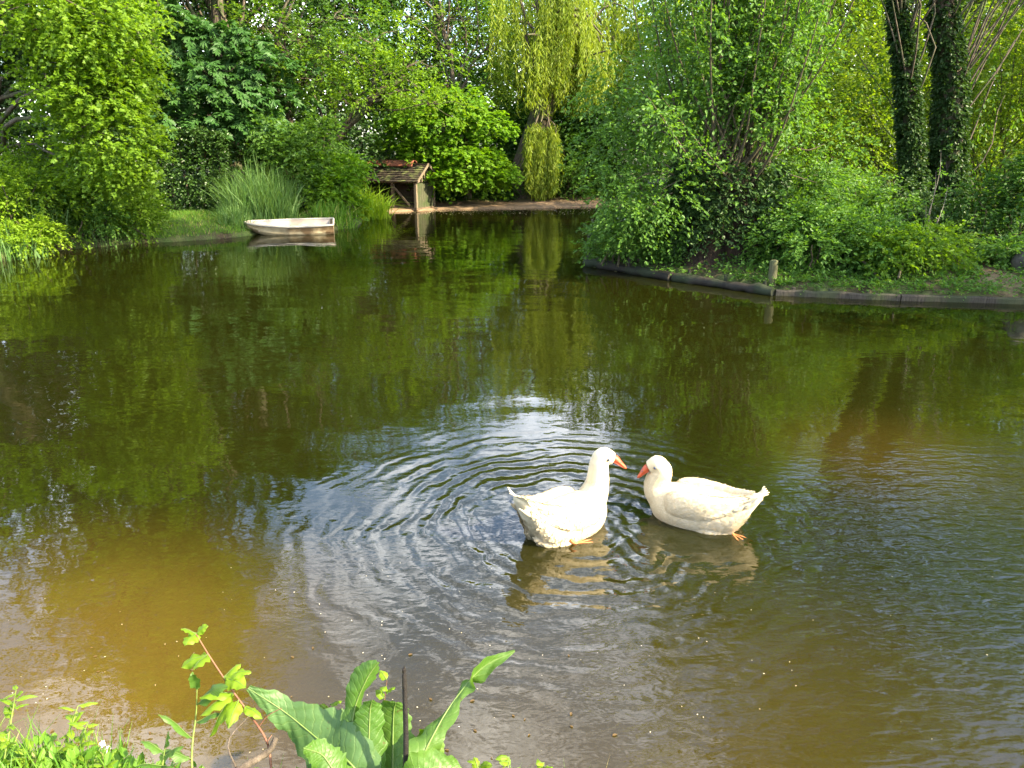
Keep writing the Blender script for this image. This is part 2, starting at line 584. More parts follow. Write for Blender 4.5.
def ground_mat():
    m, n, l = new_mat("ground_soil")
    g = n.new("ShaderNodeNewGeometry")
    a = n.new("ShaderNodeTexNoise")
    a.inputs['Scale'].default_value = 1.6
    a.inputs['Detail'].default_value = 8
    a.inputs['Roughness'].default_value = 0.7
    l.new(g.outputs['Position'], a.inputs['Vector'])
    mr = n.new("ShaderNodeMapRange")
    mr.inputs[1].default_value, mr.inputs[2].default_value = 0.38, 0.62
    l.new(a.outputs['Fac'], mr.inputs[0])
    col = ramp_mix(n, l, mr.outputs[0], (0.045, 0.034, 0.02), (0.05, 0.075, 0.02))
    b = n.new("ShaderNodeTexNoise")
    b.inputs['Scale'].default_value = 14
    b.inputs['Detail'].default_value = 6
    l.new(g.outputs['Position'], b.inputs['Vector'])
    sand = ramp_mix(n, l, b.outputs['Fac'], (0.12, 0.075, 0.045), (0.22, 0.155, 0.10))
    at = n.new("ShaderNodeAttribute")
    at.attribute_name = "silt"
    mx = n.new("ShaderNodeMix")
    mx.data_type = 'RGBA'
    l.new(at.outputs['Fac'], mx.inputs[0])
    l.new(col, mx.inputs[6])
    l.new(sand, mx.inputs[7])
    p = n.new("ShaderNodeBsdfPrincipled")
    p.inputs['Roughness'].default_value = 0.9
    p.inputs['Specular IOR Level'].default_value = 0.15
    l.new(mx.outputs[2], p.inputs['Base Color'])
    bu = n.new("ShaderNodeBump")
    bu.inputs['Strength'].default_value = 0.7
    bu.inputs['Distance'].default_value = 0.05
    l.new(b.outputs['Fac'], bu.inputs['Height'])
    l.new(bu.outputs[0], p.inputs['Normal'])
    o = n.new("ShaderNodeOutputMaterial")
    l.new(p.outputs[0], o.inputs['Surface'])
    return m


ground = gm.build("ground", ground_mat(), smooth=True)
ground['kind'] = 'structure'
xy = np.stack([X.ravel(), Y.ravel()], -1)
sd = shore_sd(xy)
silt = np.clip((xy[:, 1] - 25.3) / 1.0, 0, 1) * np.clip((2.3 - sd) / 0.6, 0, 1) * np.clip((6 - xy[:, 0]) / 1, 0, 1)
path = np.exp(-(((xy[:, 0] - 7.3) / 0.7) ** 2 + ((xy[:, 1] - 11.6) / 0.9) ** 2)) * 0.8
silt = np.maximum(silt, path)
at_ = ground.data.attributes.new("silt", 'FLOAT', 'POINT')
at_.data.foreach_set("value", silt.astype(np.float32))


def water_mat():
    m, n, l = new_mat("pond_water")
    g = n.new("ShaderNodeNewGeometry")

    def math_(op, a, b=None, c=None):
        k = n.new("ShaderNodeMath")
        k.operation = op
        for i, v in enumerate((a, b, c)):
            if v is None:
                continue
            if isinstance(v, (int, float)):
                k.inputs[i].default_value = v
            else:
                l.new(v, k.inputs[i])
        return k.outputs[0]

    def vmap(loc=(0, 0, 0), sc=(1, 1, 1), rot=0):
        k = n.new("ShaderNodeMapping")
        k.inputs['Location'].default_value = loc
        k.inputs['Scale'].default_value = sc
        k.inputs['Rotation'].default_value = (0, 0, rot)
        l.new(g.outputs['Position'], k.inputs['Vector'])
        return k.outputs[0]

    def noise(vec, s, det=2, rough=0.5, dist=0.0):
        k = n.new("ShaderNodeTexNoise")
        k.inputs['Scale'].default_value = s
        k.inputs['Detail'].default_value = det
        k.inputs['Roughness'].default_value = rough
        k.inputs['Distortion'].default_value = dist
        l.new(vec, k.inputs['Vector'])
        return k.outputs['Fac']

    def rng_map(v, a, b, c=0.0, d=1.0, smooth=True):
        k = n.new("ShaderNodeMapRange")
        if smooth:
            k.interpolation_type = 'SMOOTHSTEP'
        for i, q in enumerate((a, b, c, d)):
            k.inputs[i + 1].default_value = q
        l.new(v, k.inputs[0])
        return k.outputs[0]

    def dist_to(cx, cy_, warp=None):
        k = n.new("ShaderNodeVectorMath")
        k.operation = 'DISTANCE'
        k.inputs[1].default_value = (cx, cy_, 0)
        l.new(g.outputs['Position'], k.inputs[0])
        return k.outputs['Value']

    # ripples: heights in metres
    w_long = noise(vmap(sc=(1, 1.5, 1), rot=0.35), 1.1, 1)
    w_mid = noise(vmap(sc=(0.8, 1.6, 1), rot=0.2), 4.2, 2, 0.55)
    w_small = noise(vmap(sc=(0.8, 1.5, 1), rot=-0.35), 15, 2, 0.6, 0.3)
    gust = rng_map(noise(vmap(), 0.35, 2), 0.42, 0.62)
    right = rng_map(dist_to(3.3, 2.7), 0.9, 3.0, 1.8, 0.0)
    wake = rng_map(dist_to(0.35, 3.4), 0.7, 2.0, 1.0, 0.0)
    stir = math_('MAXIMUM', right, wake)
    h = math_('MULTIPLY', w_long, 0.008)
    h = math_('ADD', h, math_('MULTIPLY', w_mid, math_('MULTIPLY_ADD', gust, 0.0014, 0.0010)))
    w_chop = noise(vmap(sc=(0.7, 1.8, 1), rot=-0.5), 7.5, 2, 0.55, 0.4)
    h = math_('ADD', h, math_('MULTIPLY', w_chop, math_('MULTIPLY', right, 0.0095)))
    h = math_('ADD', h, math_('MULTIPLY', w_small, math_('MULTIPLY_ADD', stir, 0.0022, 0.00018)))
    warp = math_('MULTIPLY', math_('SUBTRACT', noise(vmap(), 1.9, 3, 0.6), 0.5), 0.38)
    broken = rng_map(noise(vmap(loc=(3, 1, 0)), 2.2, 2), 0.36, 0.60, 0.3, 1.2)
    for cx, cy_, wl_, amp, r0, r1 in ((0.40, 3.9, 0.14, 0.0032, 0.3, 2.0), (1.02, 3.95, 0.11, 0.0014, 0.3, 1.1), (0.65, 4.2, 0.085, 0.0012, 0.1, 0.8)):
        d = math_('ADD', dist_to(cx, cy_), warp)
        s = math_('SINE', math_('MULTIPLY', d, 2 * PI / wl_))
        env = math_('MULTIPLY', rng_map(d, r0 * 0.6, r0), rng_map(d, r0, r1, 1, 0))
        h = math_('ADD', h, math_('MULTIPLY', math_('MULTIPLY', math_('MULTIPLY', s, amp), broken), env))
    b = n.new("ShaderNodeBump")
    b.inputs['Strength'].default_value = 1.0
    b.inputs['Distance'].default_value = 1.0
    l.new(h, b.inputs['Height'])

    # murky body of the water: olive, with brown silt along the near bank, its sunlit tone painted in
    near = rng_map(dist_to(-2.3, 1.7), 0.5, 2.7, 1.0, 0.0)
    sun_patch = rng_map(dist_to(2.75, 5.0), 0.0, 1.3, 0.22, 0.0)  # patch of sunlight on the open water, painted as a browner tone
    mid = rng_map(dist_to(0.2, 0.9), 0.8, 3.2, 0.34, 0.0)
    silt_sun = math_('MAXIMUM', math_('MAXIMUM', near, sun_patch), mid)
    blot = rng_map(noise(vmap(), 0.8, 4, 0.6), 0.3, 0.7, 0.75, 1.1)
    silt_sun = math_('MULTIPLY', silt_sun, blot)
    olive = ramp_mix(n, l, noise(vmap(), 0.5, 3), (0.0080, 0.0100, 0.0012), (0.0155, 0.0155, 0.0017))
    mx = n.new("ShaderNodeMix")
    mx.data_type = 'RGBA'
    l.new(silt_sun, mx.inputs[0])
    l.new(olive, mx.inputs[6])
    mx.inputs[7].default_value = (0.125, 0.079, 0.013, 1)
    # a clear skin over murky water that lets things just under the surface show through
    fr = n.new("ShaderNodeFresnel")
    fr.inputs['IOR'].default_value = 1.72
    l.new(b.outputs[0], fr.inputs['Normal'])
    gl_ = n.new("ShaderNodeBsdfGlossy")
    gl_.inputs['Roughness'].default_value = 0.01
    l.new(b.outputs[0], gl_.inputs['Normal'])
    df = n.new("ShaderNodeBsdfDiffuse")
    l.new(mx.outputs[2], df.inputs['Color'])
    tr = n.new("ShaderNodeBsdfTransparent")
    tr.inputs['Color'].default_value = (0.95, 0.85, 0.55, 1)
    m1, m2 = n.new("ShaderNodeMixShader"), n.new("ShaderNodeMixShader")
    m1.inputs[0].default_value = 0.40
    l.new(df.outputs[0], m1.inputs[1])
    l.new(tr.outputs[0], m1.inputs[2])
    l.new(fr.outputs[0], m2.inputs[0])
    l.new(m1.outputs[0], m2.inputs[1])
    l.new(gl_.outputs[0], m2.inputs[2])
    o = n.new("ShaderNodeOutputMaterial")
    l.new(m2.outputs[0], o.inputs['Surface'])
    return m


wm = MB()
wm.add([(-30, 0.9, 0), (22, 0.9, 0), (22, 32, 0), (-30, 32, 0)], [(0, 1, 2, 3)])
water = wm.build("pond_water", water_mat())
water['kind'] = 'structure'

# ------------------------------------------------------------------ grass
rg = rng_(5)
def scatter(n, box, dmin=0.05, keep=None):
    x0, x1, y0, y1 = box
    p = np.stack([rg.uniform(x0, x1, n), rg.uniform(y0, y1, n)], -1)
    d = shore_sd(p)
    ok = d > dmin
    if keep is not None:
        ok &= keep(p, d)
    p = p[ok]
    return np.column_stack([p, hgt(p[:, 0], p[:, 1]) - 0.01])


lawn = MB()
blades(lawn, rg, scatter(16000, (-9.6, -5.6, 17.4, 23.5), 0.03), 0.13, 0.014, 0.5, seg=4)
blades(lawn, rg, scatter(3500, (-9.6, -6.2, 17.4, 20.5), -0.03, lambda p, d: d < 0.3), 0.22, 0.014, 0.6, seg=4)
tag(lawn.build("grass", L_GRASS), "short lawn grass on the left bank running down to the moored dinghy", "grass", kind='stuff')
cover = MB()
pts = scatter(5200, (1.2, 12, 10.3, 24), 0.12)
sprays(cover, rg, pts, np.column_stack([rg.normal(0, .6, (len(pts), 2)), np.full(len(pts), .8)]), 0.28, 8, OVAL, 0.06, 0.3, 0.8)
pts = scatter(5000, (3.6, 11.5, 10.0, 12.2), 0.08, lambda p, d: (d < 1.2) & (np.exp(-(((p[:, 0] - 7.4) / .5) ** 2)) < rg.uniform(.2, 1, len(p))))
sprays(cover, rg, pts, np.column_stack([rg.normal(0, .8, (len(pts), 2)), np.full(len(pts), .7)]), 0.15, 8, OVAL, 0.04, 0.3, 0.8)
pts = scatter(9000, (1.2, 10.5, 9.9, 15), 0.0, lambda p, d: (d < .28) & (np.sin(p[:, 0] * 5) + np.sin(p[:, 0] * 13) > rg.uniform(-2, 1.6, len(p))))
sprays(cover, rg, pts, np.column_stack([rg.normal(0, .7, len(pts)), rg.normal(-.4, .5, len(pts)), np.full(len(pts), .8)]), 0.27, 9, OVAL, 0.045, 0.6, 0.8)
pts = scatter(5200, (-15, 6, 22, 36), 0.6, lambda p, d: ((p[:, 1] > 28) & (d > 1.9)) | (p[:, 0] < -5))
sprays(cover, rg, pts, np.column_stack([rg.normal(0, .6, (len(pts), 2)), np.full(len(pts), .8)]), 0.5, 8, OVAL, 0.10, 0.3, 0.8)
tag(cover.build("ground_cover", L_BRAMBLE), "low leafy ground cover under the trees on the banks", "ground cover", kind='stuff')

# ------------------------------------------------------------------ far wood
def wood_proto(seed, leaf, hgt_, rad, nspots=34, tall=1.0):
    rg_ = rng_(seed)
    sp = clump_spots(rg_, (0, 0, hgt_ * 0.55), (rad, rad, hgt_ * 0.45), nspots, rad * 0.36, 1.0, 0.4)
    return dict(trunk=[(0, 0, -0.2), (rg_.normal(0, .2), rg_.normal(0, .2), hgt_ * .4), (rg_.normal(0, .4), rg_.normal(0, .4), hgt_ * .85)], spots=sp, leaf=leaf, rad=rad)


WOOD_LABEL = {
    'a': "mid green broadleaf tree in the wood closing the far end of the pond",
    'b': "dark green broadleaf tree in shade at the back of the wood",
    'c': "yellow green sunlit broadleaf tree rising over the far bank",
}
protos = {}
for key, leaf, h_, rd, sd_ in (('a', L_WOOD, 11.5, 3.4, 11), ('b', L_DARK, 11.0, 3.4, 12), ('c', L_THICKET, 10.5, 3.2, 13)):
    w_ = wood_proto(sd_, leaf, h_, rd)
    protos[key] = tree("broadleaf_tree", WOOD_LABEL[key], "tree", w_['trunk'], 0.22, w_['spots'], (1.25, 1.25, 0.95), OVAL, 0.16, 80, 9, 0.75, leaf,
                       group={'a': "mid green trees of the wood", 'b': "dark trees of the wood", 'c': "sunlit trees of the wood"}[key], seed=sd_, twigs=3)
spots = [  # x, y, kind, scale, turn
    (-19, 26, 'b', 1.05, 0.3), (-14.5, 28.5, 'b', 1.1, 1.0), (-10.8, 29.5, 'b', 1.05, 2.2), (-7.3, 32.5, 'a', 1.0, 0.5), (-3.4, 35.5, 'a', 1.0, 3.0), (0.8, 38, 'c', 0.95, 1.2),
    (4.6, 36.5, 'c', 0.95, 4.1), (8.2, 33, 'c', 0.95, 2.0), (11.8, 29, 'c', 0.9, 0.2), (16.5, 28.5, 'c', 0.9, 5.0), (9.0, 24.0, 'c', .8, 1.7), (17.5, 19.5, 'a', 1.1, 3.9),
    (-17, 33, 'a', 1.15, 0.9), (-12, 35, 'a', 1.15, 1.9), (-6, 38, 'b', 1.1, 2.9), (12.5, 36, 'a', 1.0, 3.3), (17.5, 31, 'a', 1.05, 0.8), (-23, 31, 'a', 1.1, 4.4)]
used = set()
for x, y, k, s, a in spots:
    o = protos[k] if k not in used else copy_tree(protos[k])
    used.add(k)
    o.location = (x, y, hz(x, y))
    o.scale = (s, s, s)
    o.rotation_euler = (0, 0, a)
fw = MB()
rg = rng_(77)
for i in range(170):
    a_ = rg.uniform(-1.05, 1.05)
    r_ = rg.uniform(46, 60)
    c = np.array((math.sin(a_) * r_, math.cos(a_) * r_, rg.uniform(.3, 9.5) if i < 90 else rg.uniform(.3, 4)))
    clump(fw, rg, c, (3.2, 3.2, 2.6), 40, 1.6, 9, OVAL, 0.42, 0.3, 0.8, tone=rg.uniform(.2, .8))
tag(fw.build("far_woods", L_WOOD), "solid mass of woodland beyond the trees of the far bank", "woods", kind='stuff')

# ------------------------------------------------------------------ left bank
# overhanging tree at the left
rg = rng_(21)
T1 = [Q(60, 25, 16.2), Q(100, 60, 16.0), Q(100, 25, 16.3), Q(95, 15, 15.4), Q(30, 10, 15.5), Q(75, 88, 15.8), Q(102, 100, 15.6), Q(112, 138, 15.8),
      Q(108, 165, 16.3), Q(112, 72, 16.0), (-9.4, 16.4, 6.6), (-9.0, 17.0, 7.6), (-9.8, 17.2, 8.2), (-8.9, 17.6, 9.4), (-9.9, 18.2, 10.2),
      (-11.3, 17.5, 8.6), (-8.8, 18.6, 11), (-12.0, 15.6, 5.0), (-12.6, 16.5, 6.5), (-9.2, 18.2, 12.2), (-10.4, 18.4, 12.6), (-8.3, 17.6, 9.8), (-9.6, 17.6, 11.4), (-10.9, 18, 11.2), (-8.2, 17.0, 8.4), (-9.9, 18.6, 13.6), (-8.8, 18.0, 13.0), (-11.6, 18.6, 9.8), (-9.0, 16.6, 7.6)]
tree("maple_tree", "bright yellow-green tree with lobed leaves overhanging the water in front of the hedges", "tree",
     [(-13.0, 17.6, 0.2), (-12.6, 17.4, 3.0), (-11.4, 17.4, 6.0), (-10.0, 17.9, 11.0)], 0.3, T1, (0.95, 1.0, 0.62), LOBED, 0.072, 290, 9, 0.40, L_FRESH, seed=22, limb_r=0.06, twigs=7, fork=(0.6, 1.0))


def hedge(label, x0, x1, y0, y1, h, seed):
    rg_ = rng_(seed)
    z0 = hz((x0 + x1) / 2, (y0 + y1) / 2)
    o = thing("clipped_hedge", label, "hedge", ((x0 + x1) / 2, (y0 + y1) / 2, z0))
    m, w = MB(), MB()
    n = int(((x1 - x0) * h * 2 + (x1 - x0) * (y1 - y0) + (y1 - y0) * h * 2) * 150)
    q = rg_.uniform(0, 1, (n, 3))
    side = rg_.integers(0, 5, n)
    q[:, 1] = np.where(side < 2, rg_.uniform(0, .12, n), q[:, 1])
    q[:, 2] = np.where(side == 2, rg_.uniform(.93, 1, n), q[:, 2])
    q[:, 0] = np.where(side == 3, rg_.uniform(.96, 1, n), q[:, 0])
    p = np.array((x0, y0, z0)) + q * np.array((x1 - x0, y1 - y0, h))
    p += 0.05 * np.sin(p[:, [1, 2, 0]] * 4.1)
    out = (q - 0.5) * 1.2 + rg_.normal(0, .4, (n, 3))
    sprays(m, rg_, p, out, 0.16, 7, OVAL, 0.075, 0.25, 0.6)
    for x in np.arange(x0 + .2, x1, .45):
        s = wiggle(rg_, (x, (y0 + y1) / 2, z0 - .1), (x + rg_.normal(0, .1), (y0 + y1) / 2, z0 + h * .9), 4, .04)
        w.tube(s, np.linspace(.04, .012, len(s)), 5)
    w.build('stems', BARK, o)
    m.build('foliage', leaf_mat('leaf_hedge', (0.022, 0.058, 0.010), (0.05, 0.105, 0.018), .25, rough=.38, spec=.5), o)


hedge("dark clipped hedge behind the reeds, partly covered by the yellow-green tree", -14.5, -9.9, 17.9, 19.2, 2.25, 31)
hedge("dark clipped hedge standing alone at the back of the lawn", -10.9, -8.1, 21.6, 22.8, 2.15, 32)

rg = rng_(45)
tall = clump_spots(rg, (-12.4, 22.6, 12.9), (4.8, 2.6, 6.3), 60, 1.25, 6.6, .35)
tree("lime_tree", "tallest tree of the left bank, rising out of view behind the hedges", "tree", [(-10.9, 23.9, .2), (-10.8, 23.2, 6), (-10.6, 22.8, 15)], .36, tall, (1.15, 1.1, .8), OVAL, .14, 60, 9, .6, L_MID, seed=46, twigs=4)

# horse chestnut
rg = rng_(41)
CH = [Q(175, 55, 23.5), Q(215, 70, 23.2), Q(190, 95, 23), Q(235, 92, 23.2), Q(175, 118, 22.8), Q(215, 122, 22.8), Q(245, 118, 23), Q(160, 85, 23.4), Q(200, 30, 24), Q(240, 40, 24), Q(170, 15, 24),
      Q(265, 60, 24), Q(270, 95, 24), (-8.6, 24.5, 8.0), (-10, 25, 9), (-7.6, 25, 9.2), (-9, 25, 10.5), (-11.4, 25, 7.5)]
tree("horse_chestnut", "dark horse chestnut with big drooping hand-shaped leaves above the lone hedge", "tree", [(-9.2, 25.6, 0.3), (-9.1, 25.4, 4), (-9.0, 25.2, 9)], 0.35, CH,
     (1.15, 1.0, 0.32), PALM, 0.26, 40, 6, 0.5, L_CHEST, seed=42, droop=0.55, up=1.1, flat=0.15, limb_r=0.06, hollow=0.2)
cb = [Q(206, 128, 24.6), Q(214, 118, 24.8), Q(203, 138, 24.4), Q(212, 140, 24.5)]
bush("copper_bush", "brown coppery shrub showing above the end of the lone hedge", "shrub", (cb[0][0], 24.7, hz(cb[0][0], 24.7)), cb, (0.36, 0.36, 0.3), SLIM, 0.16, 40, 8, 0.3, L_COPPER, seed=43)

# leaning alders behind the dinghy
A1 = [Q(300, 25, 25), Q(330, 45, 25), Q(345, 15, 25.5), Q(280, 50, 25.2), Q(310, 75, 25), Q(355, 60, 25), Q(375, 35, 25), Q(390, 70, 25.2), Q(260, 20, 25.5), Q(410, 90, 25), Q(365, 92, 24.6), (-6, 25.4, 8.2), (-4.4, 25.8, 8.4),
      (-5.3, 25.8, 9.6), (-7.2, 25.8, 8.6), Q(425, 60, 25.6), Q(330, 95, 25.4), Q(440, 105, 25.2)]
tree("alder_tree", "spreading green tree with a dark trunk leaning to the right over the duck house", "tree",
     [Q(318, 170, 25.8), Q(335, 140, 25.6), Q(368, 105, 25.3), Q(405, 75, 25.2)], 0.2, A1[3:11] + A1[15:], (1.05, 1.0, 0.5), OVAL, 0.11, 80, 9, 0.5, L_FRESH, seed=51, flat=.35, up=1.1, limb_r=0.055, twigs=6)
tree("alder_tree", "upright green tree with a slim dark trunk behind the bright elder bush", "tree",
     [Q(298, 165, 26.2), Q(290, 120, 26.0), Q(272, 70, 25.8), Q(290, 10, 25.6)], 0.14, A1[:3] + A1[8:9] + A1[11:15] + A1[4:5], (1.1, 1.0, 0.6), OVAL, 0.11, 70, 9, 0.5, L_MID, seed=52, limb_r=0.05, twigs=6)
A3 = [Q(440, 20, 31), Q(400, 15, 31), Q(470, 15, 31), Q(380, 60, 31), Q(495, 40, 31), Q(420, 110, 30.5), Q(490, 75, 31), (-3.5, 31.5, 9), (-2, 31, 8.2), (-4.8, 31.4, 8.4), (-1, 31.5, 9), (-2.6, 31.6, 10.3)]
tree("ash_tree", "thin leafed tree with bare upper limbs where bits of sky show through", "tree",
     [Q(462, 170, 31.5), Q(458, 120, 31.4), Q(450, 60, 31.3), Q(440, 0, 31.2)], 0.15, A3, (1.1, 1.0, 0.6), OVAL, 0.10, 46, 9, 0.55, L_FRESH, seed=53, limb_r=0.055, twigs=8)
# bright layered maple
MP = [Q(426, 100, 28.8), Q(459, 98, 28.6), Q(408, 120, 28.6), Q(440, 125, 28.3), Q(472, 118, 28.6), Q(486, 128, 28.8), Q(454, 150, 28.2), Q(426, 150, 28.4), Q(477, 158, 28.4), Q(454, 172, 28.2), Q(482, 178, 28.5),
      Q(436, 178, 28.3), Q(491, 170, 28.9), Q(397, 140, 29)]
tree("young_maple", "brilliant green layered maple right of the duck house on the far bank", "tree", [Q(468, 198, 29.6), Q(470, 170, 29.5), Q(465, 130, 29.3), Q(460, 95, 29)], 0.12, MP,
     (0.95, 0.8, 0.36), LOBED, 0.12, 110, 9, 0.45, L_MAPLE, seed=54, up=1.3, flat=0.25, droop=0.35, limb_r=0.04)

# bushes and reeds on the left bank
def auto_bush(name, label, cat, x, y, w, h, leaf, tpl, size, n=9, S=70, K=8, L=0.3, seed=1, group=None, up=.7, droop=.3, flat=.7):
    rg_ = rng_(seed)
    z = hz(x, y)
    sp = clump_spots(rg_, (x, y, z + h * .45), (w * .5, w * .42, h * .45), n, w * .16, z + .12, .35)
    return bush(name, label, cat, (x, y, z), sp, (w * .25, w * .25, h * .22), tpl, size, S, K, L, leaf, group, droop, up, flat, seed)


def at(px, Y):
    return (px - 512) / FPX * (Y * math.cos(PITCH) + 1.9 * math.sin(PITCH))


auto_bush("elder_bush", "tall mid green elder bush behind the moored dinghy", "shrub", at(300, 22.8), 22.8, 2.4, 2.9, L_MID, OVAL, 0.12, 16, 70, 9, .42, 61)
auto_bush("elder_bush", "bright green bush spreading between the moored dinghy and the duck house", "shrub", at(340, 22.6), 22.6, 1.7, 1.9, L_MAPLE, OVAL, 0.11, 12, 70, 9, .4, 62)
auto_bush("waterside_bush", "tangled bush at the foot of the yellow-green tree's drooping boughs", "shrub", at(125, 17.7), 17.7, 1.6, 1.35, L_FRESH, OVAL, 0.08, 10, 80, 8, .3, 63)
auto_bush("waterside_bush", "leafy bush on the bank between two stands of iris blades", "shrub", at(78, 16.9), 16.9, 1.8, 1.5, L_BRAMBLE, OVAL, 0.075, 10, 80, 8, .3, 64)
auto_bush("waterside_bush", "pale flecked bush in front of the covered hedge, at the end of the bank", "shrub", at(18, 16.2), 16.2, 1.9, 2.0, L_LIME, OVAL, 0.075, 11, 80, 8, .3, 65)
auto_bush("waterside_bush", "tall leafy bush in the shelter of the yellow-green tree's boughs, before the covered hedge", "shrub", at(58, 17.3), 17.3, 2.2, 2.5, L_FRESH, OVAL, 0.08, 14, 90, 8, .3, 67)
auto_bush("waterside_bush", "yellowish bush where the lone hedge meets the drooping boughs", "shrub", at(112, 18.2), 18.2, 1.3, 2.0, L_LIME, OVAL, 0.08, 10, 90, 8, .3, 68)
auto_bush("waterside_bush", "low yellow-green bush dipping into the water beside the pale flecked bush", "shrub", at(22, 15.4), 15.4, 1.1, 0.8, L_LIME, OVAL, 0.07, 8, 70, 8, .25, 66)


def blade_clump(name, label, cat, x, y, n, r, h, w, leaf, seed, lean=.3, curl=1.6, group=None, z=None):
    rg_ = rng_(seed)
    z = hz(x, y) if z is None else z
    o = thing(name, label, cat, (x, y, z), group)
    m = MB()
    a, q = rg_.uniform(0, 2 * PI, n), r * np.sqrt(rg_.uniform(0, 1, n))
    bx, by = x + q * np.cos(a), y + q * np.sin(a)
    base = np.column_stack([bx, by, np.maximum(hgt(bx, by), -0.1) - .02])
    blades(m, rg_, base, h * (1 - .35 * q / r), w, lean, curl=curl)
    m.build('blades', leaf, o)
    return o


blade_clump("grass_tussock", "large blue-green tussock of tall reed grass behind the dinghy's bow", "reeds", at(262, 20.9), 20.9, 1500, 0.95, 1.75, 0.022, L_REED, 71, .5)
blade_clump("grass_tussock", "smaller green grass tussock at the water's edge left of the dinghy", "reeds", at(236, 19.6), 19.6, 420, 0.42, 0.75, 0.018, L_REED, 72, .5)
blade_clump("fern_clump", "glowing yellow-green arching clump beside the duck house", "fern", at(366, 24.2), 24.2, 520, 0.75, 1.35, 0.04, L_LIME, 73, .75)
blade_clump("grass_tussock", "ragged green grass clump hanging over the bank by the dinghy's stern", "reeds", at(335, 21.2), 21.2, 420, 0.6, 0.8, 0.022, L_GRASS, 76, .7)
for i, (px, Y_, n_, h_, lb) in enumerate(((44, 15.95, 26, 1.45, "tallest stand of pale iris blades, rising from the bank below the covered hedge"), (62, 16.5, 22, 1.2, "narrow stand of iris blades to the right of the tallest stand"),
                                          (28, 15.2, 60, .7, "short bright iris blades beside the low yellow-green bush"), (100, 17.2, 60, .6, "low fringe of grass blades under the leafy bush"),
                                          (140, 17.8, 110, .6, "yellowish grass fringe where the bushes end and the lawn begins"), (5, 14.9, 90, .8, "thick green blades at the end of the bank"))):
    blade_clump("iris_clump", lb, "reeds", at(px, Y_), Y_, n_, .34 if i > 1 else .2, h_, .035 if i < 3 else .02, L_REED if i != 4 else L_GRASS, 80 + i, .22, 2.0)

# ------------------------------------------------------------------ weeping willow
def weeping(seed):
    rg_ = rng_(seed)
    base = Q(521, 197, 31.2)
    base[2] = hz(base[0], base[1])
    o = thing("weeping_willow", "weeping willow with a leaning trunk and long hanging yellow-green curtains", "tree", base)
    w, m = MB(), MB()
    tp = catmull([base - (0, 0, .2), Q(528, 160, 31.2), Q(540, 120, 31.1), Q(548, 90, 31), Q(556, 40, 31), (1.9, 31, 7.6)], 18)
    w.tube(tp + rg_.normal(0, .04, tp.shape), np.linspace(.66, .2, 18), 10)
    tops = []
    for k in range(34):
        a = rg_.uniform(0, 2 * PI)
        r = rg_.uniform(.6, 3.6)
        e = np.array((2.1 + r * math.cos(a), 31 + r * math.sin(a) * .8, rg_.uniform(6.0, 10.0) - r * .35))
        s = tp[rg_.integers(9, 18)]
        lp = wiggle(rg_, s, e, 5, .06, .18)
        w.tube(lp, np.linspace(.09, .025, len(lp)), 6)
        tops.append(lp)
    for px, py, qx, qy in ((545, 90, 541, 122), (543, 100, 534, 128), (546, 95, 550, 128), (540, 112, 556, 135)):   # boughs of the low curtain
        lp = wiggle(rg_, Q(px, py, 31), Q(qx, qy, 29.9), 5, .08, .12)
        w.tube(lp, np.linspace(.07, .03, len(lp)), 6)
    st, ln = [], []
    for lp in tops:
        for _ in range(20):
            q = lp[rg_.integers(4, len(lp))] + rg_.normal(0, .28, 3)
            st.append(q)
            ln.append(min(rg_.uniform(1.6, 4.6), q[2] - rg_.uniform(3.3, 4.6)))
    for px in np.linspace(527, 557, 200):
        q = Q(px + rg_.normal(0, 2), rg_.uniform(122, 145), 29.9 + rg_.normal(0, .2))
        st.append(q)
        ln.append(q[2] - rg_.uniform(.12, .6) - .55 * abs(px - 542) / 17)
    for q, h_ in zip(st, ln):
        if h_ < .5:
            continue
        n_ = int(h_ * 20)
        t = np.linspace(0, 1, n_)
        sway = rg_.normal(0, .1, 2)
        p = np.column_stack([q[0] + sway[0] * np.sin(t * 3), q[1] + sway[1] * np.sin(t * 3), q[2] - h_ * t]) + rg_.normal(0, .03, (n_, 3))
        d = np.column_stack([rg_.normal(0, .5, (n_, 2)), np.full(n_, -1.0)])
        place_leaves(m, SLIM, p, d, rg_.normal(0, 1, (n_, 3)) + (0, 0, .2), .22 * rg_.uniform(.7, 1.2, n_), np.clip(rg_.uniform(0, 1) * .6 + rg_.uniform(0, .4, n_), 0, 1))
    w.build('trunk', BARK, o, smooth=True)
    m.build('crown', L_WILLOW, o)


weeping(91)
auto_bush("bank_bush", "dull green bush under the willow at the far waterline", "shrub", at(572, 31.5), 31.5, 2.6, 2.8, L_MID, OVAL, .12, 14, 60, 8, .4, 92)
auto_bush("bank_bush", "dark low bush behind the sandy strip, beneath the brilliant maple", "shrub", at(480, 31.0), 31.0, 2.8, 1.4, L_WOOD, OVAL, .12, 12, 60, 8, .4, 93)
auto_bush("bank_bush", "shaded bush just right of the duck house gable", "shrub", at(443, 30), 30.2, 1.8, 1.6, L_WOOD, OVAL, .11, 10, 60, 8, .4, 94)
auto_bush("bank_bush", "greyish bush deep behind the willow trunk", "shrub", at(590, 34), 34, 3.6, 4.6, L_MID, OVAL, .13, 16, 60, 8, .5, 95)

